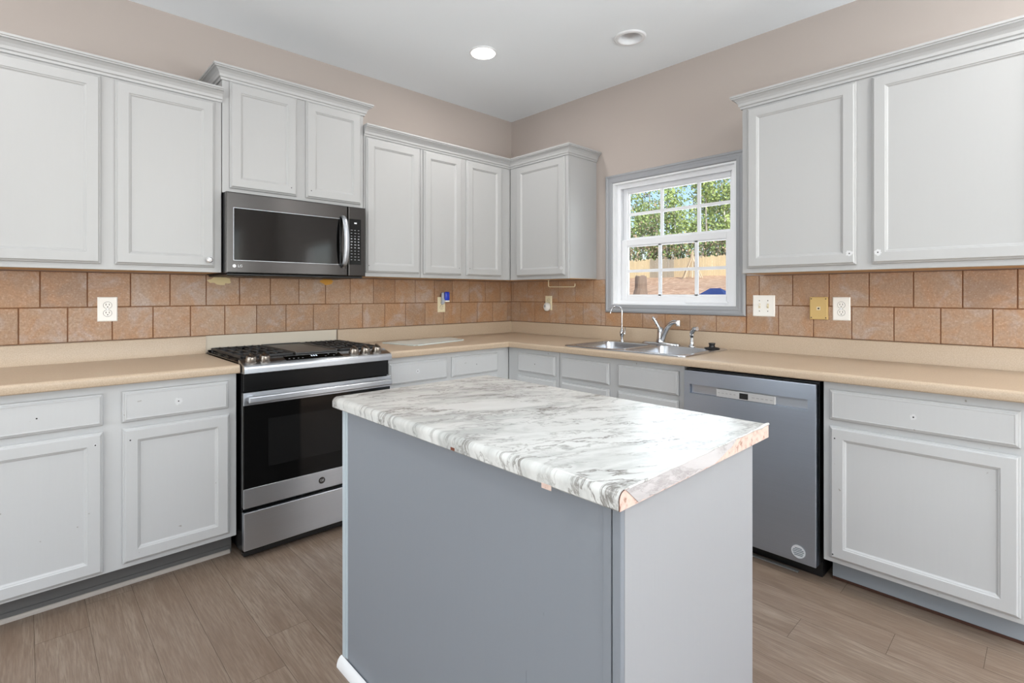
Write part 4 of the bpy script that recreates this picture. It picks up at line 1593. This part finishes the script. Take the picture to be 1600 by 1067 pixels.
# ------------------------------------------------------------------ island
def build_island():
    X0, X1, Y0, Y1 = -2.316, -1.731, -2.711, -1.607
    zt = 0.8645
    r = base_obj('kitchen_island', ((X0 + X1) / 2, (Y0 + Y1) / 2, 0), 'free-standing island cabinet with blue-grey side and white end', 'island')
    bm = bm_new()
    bx(bm, X0 + 0.012, X1, Y0, Y1, 0.001, zt, 0.001, 1)
    obj('cabinet_body', bm, painted('island_white', (162, 164, 168), 0.42, 0.03), r)
    bm = bm_new()
    bx(bm, X0 + 0.004, X0 + 0.0115, -2.670, Y1 - 0.034, 0.001, zt)
    obj('side_panel', bm, M['bluegrey'], r, label='blue-grey painted side panel')
    bm = bm_new()
    bx(bm, X0 + 0.0015, X0 + 0.0115, -2.6885, -2.6705, 0.001, zt, 0.001, 1)
    bx(bm, X0, X0 + 0.0115, Y0 + 0.0005, -2.6920, 0.001, zt, 0.001, 1)
    obj('corner_strip', bm, M['bluegrey'], r)
    bm = bm_new()
    bx(bm, X0, X0 + 0.0115, Y1 - 0.022, Y1 - 0.0005, 0.035, zt, 0.001, 1)
    bx(bm, X0 + 0.002, X0 + 0.0115, Y1 - 0.033, Y1 - 0.0225, 0.035, zt, 0.001, 1)
    obj('edge_strip', bm, painted('pale_blue_edge', (186, 198, 206), 0.4, 0.03), r)
    bm = bm_new()
    sweep(bm, [(X0, Y0 + 0.001), (X0, Y1 + 0.004)], [(0.0, 0.001), (0.018, 0.001), (0.0175, 0.010), (0.013, 0.024), (0.006, 0.032), (0.0, 0.034)], -1)
    obj('shoe_molding', bm, M['trim_white'], r, smooth=40, label='white rounded shoe molding')
    # scratches and stains that belong to the panel
    bm = bm_new()
    rnd = random.Random(3)
    for (y, z_, h) in ((-2.47, 0.41, 0.030), (-2.48, 0.20, 0.16), (-2.50, 0.24, 0.14), (-2.40, 0.60, 0.004), (-2.52, 0.58, 0.006), (-2.10, 0.55, 0.003), (-1.80, 0.34, 0.004), (-2.25, 0.42, 0.004), (-2.12, 0.12, 0.010)):
        bx(bm, X0 + 0.0036, X0 + 0.0039, y, y + 0.0014, z_, z_ + h)
    obj('scratch', bm, mat('scratch_grey', (128, 132, 140), 0.6), r, label='thin dark drips and scratches')

    # top
    t = base_obj('island_countertop', (-2.0, -2.15, 0.866), 'marble-patterned island top with peeling near edge', 'countertop')
    x0, x1, y0, y1, z0, z1 = -2.345, -1.665, -2.726, -1.580, 0.8655, 0.9005
    rr_ = 0.016
    pr = [(x1, z0), (x1, z1 - 0.004), (x1 - 0.004, z1)]
    for i in range(0, 9):
        a = PI / 2 + (PI / 2) * i / 8
        pr.append((x0 + rr_ + rr_ * math.cos(a), z1 - rr_ + rr_ * math.sin(a)))
    pr += [(x0, z0 + 0.003), (x0 + 0.003, z0)]
    bm = bm_new()
    ends = []
    ys = [(y0, 0.0), (y1 - 0.016, 0.0), (y1 - 0.006, 0.004), (y1, 0.014)]
    rg = []
    cxm, czm = (x0 + x1) / 2, z0
    for y, ins in ys:
        rg.append([bm.verts.new((x + (ins if x < cxm else -ins), y, z if z < z0 + 0.01 else z - ins * 0.7)) for x, z in pr])
    for a, b in zip(rg, rg[1:]):
        for i in range(len(pr)):
            j = (i + 1) % len(pr)
            bm.faces.new([a[i], a[j], b[j], b[i]])
    f = bm.faces.new(rg[0]); f.material_index = 1
    bm.faces.new(rg[-1])
    top = obj('slab', bm, [M['marble'], M['pink']], t, smooth=40)
    # paper folded over the sawn near edge, ragged at both ends
    bm = bm_new()
    rnd = random.Random(8)
    n_ = 30
    xa, xb = x0 + 0.060, x0 + 0.475
    upv, lov = [], []
    for i in range(n_ + 1):
        s = i / n_
        x = xa + (xb - xa) * s
        zl = z0 + 0.0015 + rnd.random() * 0.002
        zu = z1 - 0.0005
        if i < 5:
            pass
        if s > 0.72:
            zl = z0 + 0.002 + (z1 - z0 - 0.006) * ((s - 0.72) / 0.28) ** 1.2 * (0.85 + 0.2 * rnd.random())
        if s < 0.12:
            xoff = 0
        upv.append((x - (0.040 * (1 - s / 0.12) if s < 0.12 else 0), min(zu, z1 - 0.0005)))
        lov.append((x, zl))
    fr_u = [bm.verts.new((x, y0 - 0.0016, z)) for x, z in upv]
    fr_l = [bm.verts.new((x, y0 - 0.0016, z)) for x, z in lov]
    bk_u = [bm.verts.new((x, y0 - 0.0002, z)) for x, z in upv]
    bk_l = [bm.verts.new((x, y0 - 0.0002, z)) for x, z in lov]
    for i in range(n_):
        bm.faces.new([fr_u[i], fr_u[i + 1], fr_l[i + 1], fr_l[i]])
        bm.faces.new([bk_u[i], bk_l[i], bk_l[i + 1], bk_u[i + 1]])
        bm.faces.new([fr_u[i], bk_u[i], bk_u[i + 1], fr_u[i + 1]])
        bm.faces.new([fr_l[i], fr_l[i + 1], bk_l[i + 1], bk_l[i]])
    bm.faces.new([fr_u[0], fr_l[0], bk_l[0], bk_u[0]])
    bm.faces.new([fr_u[-1], bk_u[-1], bk_l[-1], fr_l[-1]])
    obj('edge_paper', bm, M['marble_edge'], t, label='marble paper folded over the sawn edge')
    # rolled paper lip along the top of the near edge, curling at the far corner
    bm = bm_new()
    pts = []
    rad = []
    for i in range(24):
        s = i / 23
        x = x0 + 0.03 + (x1 - x0 - 0.032) * s
        pts.append((x, y0 - 0.0005 + 0.0012 * math.sin(i * 1.7), z1 + 0.0003 + (0.004 * max(0, s - 0.9) * 10 * (0.5 + 0.5 * math.sin(i * 2.1)))))
        rad.append(0.0016 + 0.0012 * rnd.random() + (0.002 if s > 0.9 else 0))
    tube(bm, pts, rad, 8)
    obj('paper_lip', bm, M['marble'], t, smooth=60)
    # dark laminate line at the rounded near corner
    bm = bm_new()
    pts = [(x0 + rr_ + (rr_ + 0.0002) * math.cos(a), y0 - 0.0008, z1 - rr_ + (rr_ + 0.0002) * math.sin(a)) for a in [PI / 2 + (PI / 2) * i / 8 for i in range(9)]]
    pts += [(x0, y0 - 0.0008, z0 + 0.002)]
    tube(bm, pts, 0.0009, 6)
    obj('laminate_line', bm, M['dark_gap'], t)
    bm = blob('R', 0, 0, 1, 1, 0, 1, 1)
    bm.free()
    # chip showing brown core on the long rounded edge
    bm = bm_new()
    bx(bm, x0 - 0.0006, x0 + 0.0005, -2.262, -2.247, z0 + 0.003, z0 + 0.010)
    obj('edge_chip', bm, mat('brown_core', (110, 62, 44), 0.8), t, label='small brown chip')
    # torn paper flap near the close end
    bm = bm_new()
    bx(bm, x0 - 0.0008, x0 + 0.0005, -2.57, -2.545, z0 - 0.006, z0 + 0.004)
    obj('paper_flap', bm, M['pink'], t)


build_island()

# ------------------------------------------------------------------ back yard
def gz(x):
    return 0.20 + 0.066 * x


def cpt(u, v, dep):
    d = Vector((math.cos(YAW), math.sin(YAW), 0)); rr2 = Vector((math.sin(YAW), -math.cos(YAW), 0))
    p = Vector((-3.0887, -3.2382, 1.2415)) + dep * (d + rr2 * ((u - 795.6) / 801.06)) + Vector((0, 0, (459.98 - v) * dep / 801.06))
    return p


def build_yard():
    rnd = random.Random(21)
    m = mat('leaf_litter', (186, 146, 120), 0.9)
    k = N(m)
    n = k.noise(k.coord((1, 1, 1)), 3.0, 6, 0.75)
    n2 = k.noise(k.coord((1, 1, 1)), 0.25, 3, 0.5)
    c = k.ramp(n.outputs[0], [(0.35, (120, 84, 66)), (0.5, (190, 146, 120)), (0.62, (226, 192, 166))])
    c = k.mix(k.math('MULTIPLY', n2.outputs[0], 0.5), c, lin((206, 178, 140)))
    k.color(c)
    bm = bm_new()
    nx, ny = 50, 40
    g = {}
    for i in range(nx + 1):
        for j in range(ny + 1):
            x = 0.4 + 89 * (i / nx); y = -20 + 90 * (j / ny)
            g[i, j] = bm.verts.new((x, y, gz(x) + 0.10 * math.sin(x * 0.7 + j) * math.sin(y * 0.31) * (0 if i < 3 else 1)))
    for i in range(nx):
        for j in range(ny):
            bm.faces.new([g[i, j], g[i + 1, j], g[i + 1, j + 1], g[i, j + 1]])
    struct('ground', bm, m)

    wood = []
    for i, c_ in enumerate(((240, 218, 176), (226, 204, 168), (188, 176, 158))):  # paler tones paint sunlit stretches into the boards
        m = mat('fence_boards_%s' % 'abc'[i], c_, 0.8)
        k = N(m)
        n = k.noise(k.coord((1, 7, 0.4)), 1.0, 3)
        k.color(k.mix(n.outputs[0], tuple(v * 0.6 for v in lin(c_)[:3]) + (1,), lin(c_)))
        wood.append(m)
    fx = 38.5
    r = base_obj('wooden_fence', (fx, 19, gz(fx)), 'weathered board fence at the back of the leafy yard', 'fence')
    y = -2.0
    idx = 0
    while y < 42:
        y2 = y + 2.4
        bm = bm_new()
        yy = y
        while yy < y2 - 0.02:
            h = 1.75 + rnd.uniform(-0.10, 0.10)
            wd = 0.14
            zb = gz(fx) - 0.1
            dx = rnd.uniform(-0.01, 0.01)
            vs = [bm.verts.new((fx + dx + s, q[0], q[1])) for s in (0, 0.02) for q in ((yy, zb), (yy + wd, zb), (yy + wd, zb + h), (yy + wd * 0.5, zb + h + 0.06), (yy, zb + h))]
            bm.faces.new(vs[:5]); bm.faces.new(vs[5:])
            for i in range(5):
                bm.faces.new([vs[i], vs[(i + 1) % 5], vs[5 + (i + 1) % 5], vs[5 + i]])
            yy += wd + 0.012
        for zz in (0.4, 1.4):
            bx(bm, fx + 0.03, fx + 0.07, y, y2, gz(fx) + zz, gz(fx) + zz + 0.09)
        obj('fence_panel', bm, wood[(0, 0, 1, 2, 0, 1)[idx % 6]], r)
        bm = bm_new()
        bx(bm, fx + 0.02, fx + 0.12, y - 0.05, y + 0.05, gz(fx) - 0.2, gz(fx) + 1.8)
        obj('fence_post', bm, wood[2], r)
        y = y2
        idx += 1

    bark = mat('grey_bark', (176, 168, 160), 0.9)
    pale = mat('pale_bark', (226, 222, 216), 0.9)
    leaf = [mat('leaf_green_%s' % 'abc'[i], c_, 0.7, Transmission_Weight=0.0) for i, c_ in enumerate(((164, 184, 112), (128, 152, 92), (190, 168, 142)))]

    def tree(x, y, h, crown_r, label, li, tr_m, dens=1.0, low=0.25, rt=0.14):
        zg = gz(x) - 0.1
        t = base_obj('tree', (x, y, zg), label, 'tree', None)
        bm = bm_new()
        top = Vector((x + rnd.uniform(-0.5, 0.5), y + rnd.uniform(-0.5, 0.5), zg + h))
        b0 = Vector((x, y, zg))
        pts = [b0.lerp(top, s) + Vector((rnd.uniform(-.12, .12), rnd.uniform(-.12, .12), 0)) * (1 if 0 < s < 1 else 0) for s in (0, .2, .4, .6, .8, 1)]
        tube(bm, pts, [rt, rt * .85, rt * .7, rt * .5, rt * .3, rt * .1], 8)
        tips = []
        for i in range(16):
            s = low + (0.95 - low) * rnd.random()
            p = b0.lerp(top, s)
            a = rnd.uniform(0, 2 * PI)
            L = crown_r * (1.1 - 0.7 * s) * rnd.uniform(.6, 1.1)
            q = p + Vector((math.cos(a) * L, math.sin(a) * L, L * rnd.uniform(.1, .6)))
            mid = p.lerp(q, .5) + Vector((0, 0, rnd.uniform(-.1, .2)))
            tube(bm, [p, mid, q], [rt * .3, rt * .2, rt * .06], 5)
            tips += [q, mid, p.lerp(q, .75), p.lerp(q, .3)]
            for kk in range(2):
                e = q.lerp(p, rnd.random() * .6)
                e2 = e + Vector((rnd.uniform(-1, 1), rnd.uniform(-1, 1), rnd.uniform(0, 1))) * L * .4
                tube(bm, [e, e2], [rt * .12, rt * .04], 4)
                tips.append(e2)
        obj('trunk', bm, tr_m, t)
        bm = bm_new()
        for q in tips:
            for kk in range(int(26 * dens)):
                c_ = q + Vector((rnd.gauss(0, .42), rnd.gauss(0, .42), rnd.gauss(0, .34)))
                s = rnd.uniform(.08, .19)
                a = Vector((rnd.uniform(-1, 1), rnd.uniform(-1, 1), rnd.uniform(-1, 1))).normalized()
                b = a.orthogonal().normalized()
                cc = a.cross(b)
                vs = [bm.verts.new(c_ + b * s), bm.verts.new(c_ + cc * s * .6), bm.verts.new(c_ - b * s), bm.verts.new(c_ - cc * s * .6)]
                f = bm.faces.new(vs)
                f.material_index = 0 if rnd.random() < .8 else 1
        obj('foliage', bm, [leaf[li], leaf[(li + 1) % 3 if li != 2 else 1]], t)
    kinds = ['bushy green pine behind the board fence', 'tall thin tree with sparse brown leaves behind the fence']
    # (u in the photo, depth, height, crown, leaf, pale bark)
    rows = [(1000, 52, 9, 2.6, 0, 0, 1.0), (1022, 47, 7, 2.2, 1, 1, .8), (1040, 55, 12, 2.6, 0, 0, .8), (1052, 47, 8, 1.8, 0, 1, .7),
            (1102, 48, 11, 2.8, 0, 0, 1.2), (1118, 54, 13, 3.0, 0, 0, 1.2), (1136, 47, 9, 2.2, 0, 1, 1.1), (1152, 52, 13, 2.6, 2, 1, 1.0),
            (985, 58, 12, 2.4, 2, 0, .6), (1012, 60, 15, 3, 1, 0, .7), (1088, 60, 14, 1.4, 2, 1, .5), (1180, 54, 13, 3.2, 0, 0, 1), (1230, 52, 12, 3, 1, 0, 1),
            (950, 54, 12, 3.2, 0, 0, 1), (900, 56, 13, 3.2, 2, 0, .8), (1300, 54, 13, 3.2, 0, 1, .9), (1380, 56, 12, 3.2, 1, 0, .9), (835, 58, 13, 3.2, 0, 0, .8)]
    for i, (u, dep, h, cr, li, pb, dn) in enumerate(rows):
        p = cpt(u, 460, dep + 3.5)
        o_ = tree(p.x, p.y, h, cr, '', li, pale if pb else bark, dn)
    names = ['leftmost leafy green tree seen through the window', 'low dark green tree with pale trunk behind the left fence boards', 'tall green tree left of the blue sky gap',
             'slim pale-trunked tree bordering the sky gap', 'bushy bright green tree right of the sky gap', 'tallest bushy green tree seen through the right panes',
             'shorter green tree with pale trunk seen in the right panes', 'brown-leaved pale tree at the right edge of the window', 'thin brown-leaved tree at the left edge of the window',
             'far dark green tree behind the left panes', 'bare slender tree beside the sky gap', 'green tree hidden right of the window opening', 'dark green tree a little right of the window view',
             'green tree just left of the window opening', 'brown-leaved tree to the left beyond the window', 'pale-trunked green tree well right of the window view', 'dark green tree at the far right end of the yard', 'green tree at the far left end of the yard']
    ts = [o for o in bpy.data.objects if o.name.split('.')[0] == 'tree']
    ts.sort(key=lambda o: o.name)
    for o, nme in zip(ts, names):
        o['label'] = nme

    # undergrowth behind the fence
    for i in range(13):
        u = 955 + i * 21
        p = cpt(u, 460, 46)
        k0 = (39.75 - p.x) / (p.x + 3.0887)
        p = Vector((39.75, p.y + (p.y + 3.2382) * k0, 0))
        zg = gz(p.x)
        t = base_obj('bush', (p.x, p.y, zg), '', 'bush', 'undergrowth behind the board fence')
        t['label'] = 'tangled olive and brown undergrowth just behind the board fence'
        bm = bm_new()
        for k_ in range(7):
            e = Vector((p.x + rnd.uniform(-.5, .5), p.y + rnd.uniform(-.4, .4), zg + rnd.uniform(1.8, 3.2)))
            tube(bm, [Vector((p.x, p.y, zg - .1)), e], [.05, .015], 4)
        obj('stems', bm, pale if i % 3 else bark, t)
        bm = bm_new()
        for k_ in range(900):
            c_ = Vector((p.x + rnd.uniform(-.75, .75), p.y + rnd.uniform(-.46, .46), zg + rnd.uniform(.2, 3.9) ))
            s_ = rnd.uniform(.08, .17)
            a_ = Vector((rnd.uniform(-1, 1), rnd.uniform(-1, 1), rnd.uniform(-1, 1))).normalized()
            b_ = a_.orthogonal().normalized(); cc = a_.cross(b_)
            f = bm.faces.new([bm.verts.new(c_ + b_ * s_), bm.verts.new(c_ + cc * s_ * .6), bm.verts.new(c_ - b_ * s_), bm.verts.new(c_ - cc * s_ * .6)])
            f.material_index = 0 if rnd.random() < .55 else 1
        obj('foliage', bm, [leaf[1], leaf[2]], t)

    # stump, leaning sticks, blue tarp
    p = cpt(1001, 460, 19)
    bm = bm_new()
    lathe(bm, (p.x, p.y, gz(p.x) - .1), [(0.42, 0), (0.26, .25), (0.21, .5), (0.20, .90), (0.17, .93), (0, .92)], 'Z', 14)
    for v in bm.verts:
        v.co += Vector((rnd.uniform(-.02, .02), rnd.uniform(-.02, .02), rnd.uniform(-.03, .03)))
    tag(obj('tree_stump', bm, mat('stump_bark', (128, 110, 98), 0.9), org=(p.x, p.y, gz(p.x) - .1)), 'grey-brown tree stump in the leaves at the left pane', 'stump')
    c = cpt(1082, 425, 40)
    stick = mat('dry_stick', (196, 178, 154), 0.9)
    for i in range(7):
        a = 2 * PI * i / 7
        bm = bm_new()
        ft = Vector((c.x + .75 * math.cos(a), c.y + .75 * math.sin(a), gz(c.x)))
        tp = Vector((c.x + .1 * math.cos(a + 2.6), c.y + .1 * math.sin(a + 2.6), gz(c.x) + 2.0 + .2 * math.sin(i)))
        tube(bm, [ft, ft.lerp(tp, .5), tp], [.05, .045, .03], 7)
        tag(obj('leaning_branch', bm, stick, org=ft), 'bare branch leaning in the stick tepee before the fence', 'branch', 'branches of the stick tepee')
    c = cpt(1116, 461, 15)
    bm = bm_new()
    ring = []
    rid = Vector((c.x, c.y, gz(c.x) + .46))
    for (dx, dy) in ((-1, -1.0), (-1, 1.0), (1, 1.0), (1, -1.0)):
        ring.append(bm.verts.new((c.x + dx * .7, c.y + dy * .85, gz(c.x + dx * .7) - .05)))
    a_ = bm.verts.new(rid + Vector((0, -.18, 0))); b_ = bm.verts.new(rid + Vector((0, .12, 0)))
    bm.faces.new([ring[0], ring[1], b_, a_]); bm.faces.new([ring[1], ring[2], b_]); bm.faces.new([ring[2], ring[3], a_, b_]); bm.faces.new([ring[3], ring[0], a_])
    bm.faces.new(ring)
    tag(obj('blue_tarp', bm, mat('blue_tarp', (26, 52, 112), 0.5), org=(c.x, c.y, gz(c.x))), 'bright blue tarp peaked over something in the leaves', 'tarp')


build_yard()
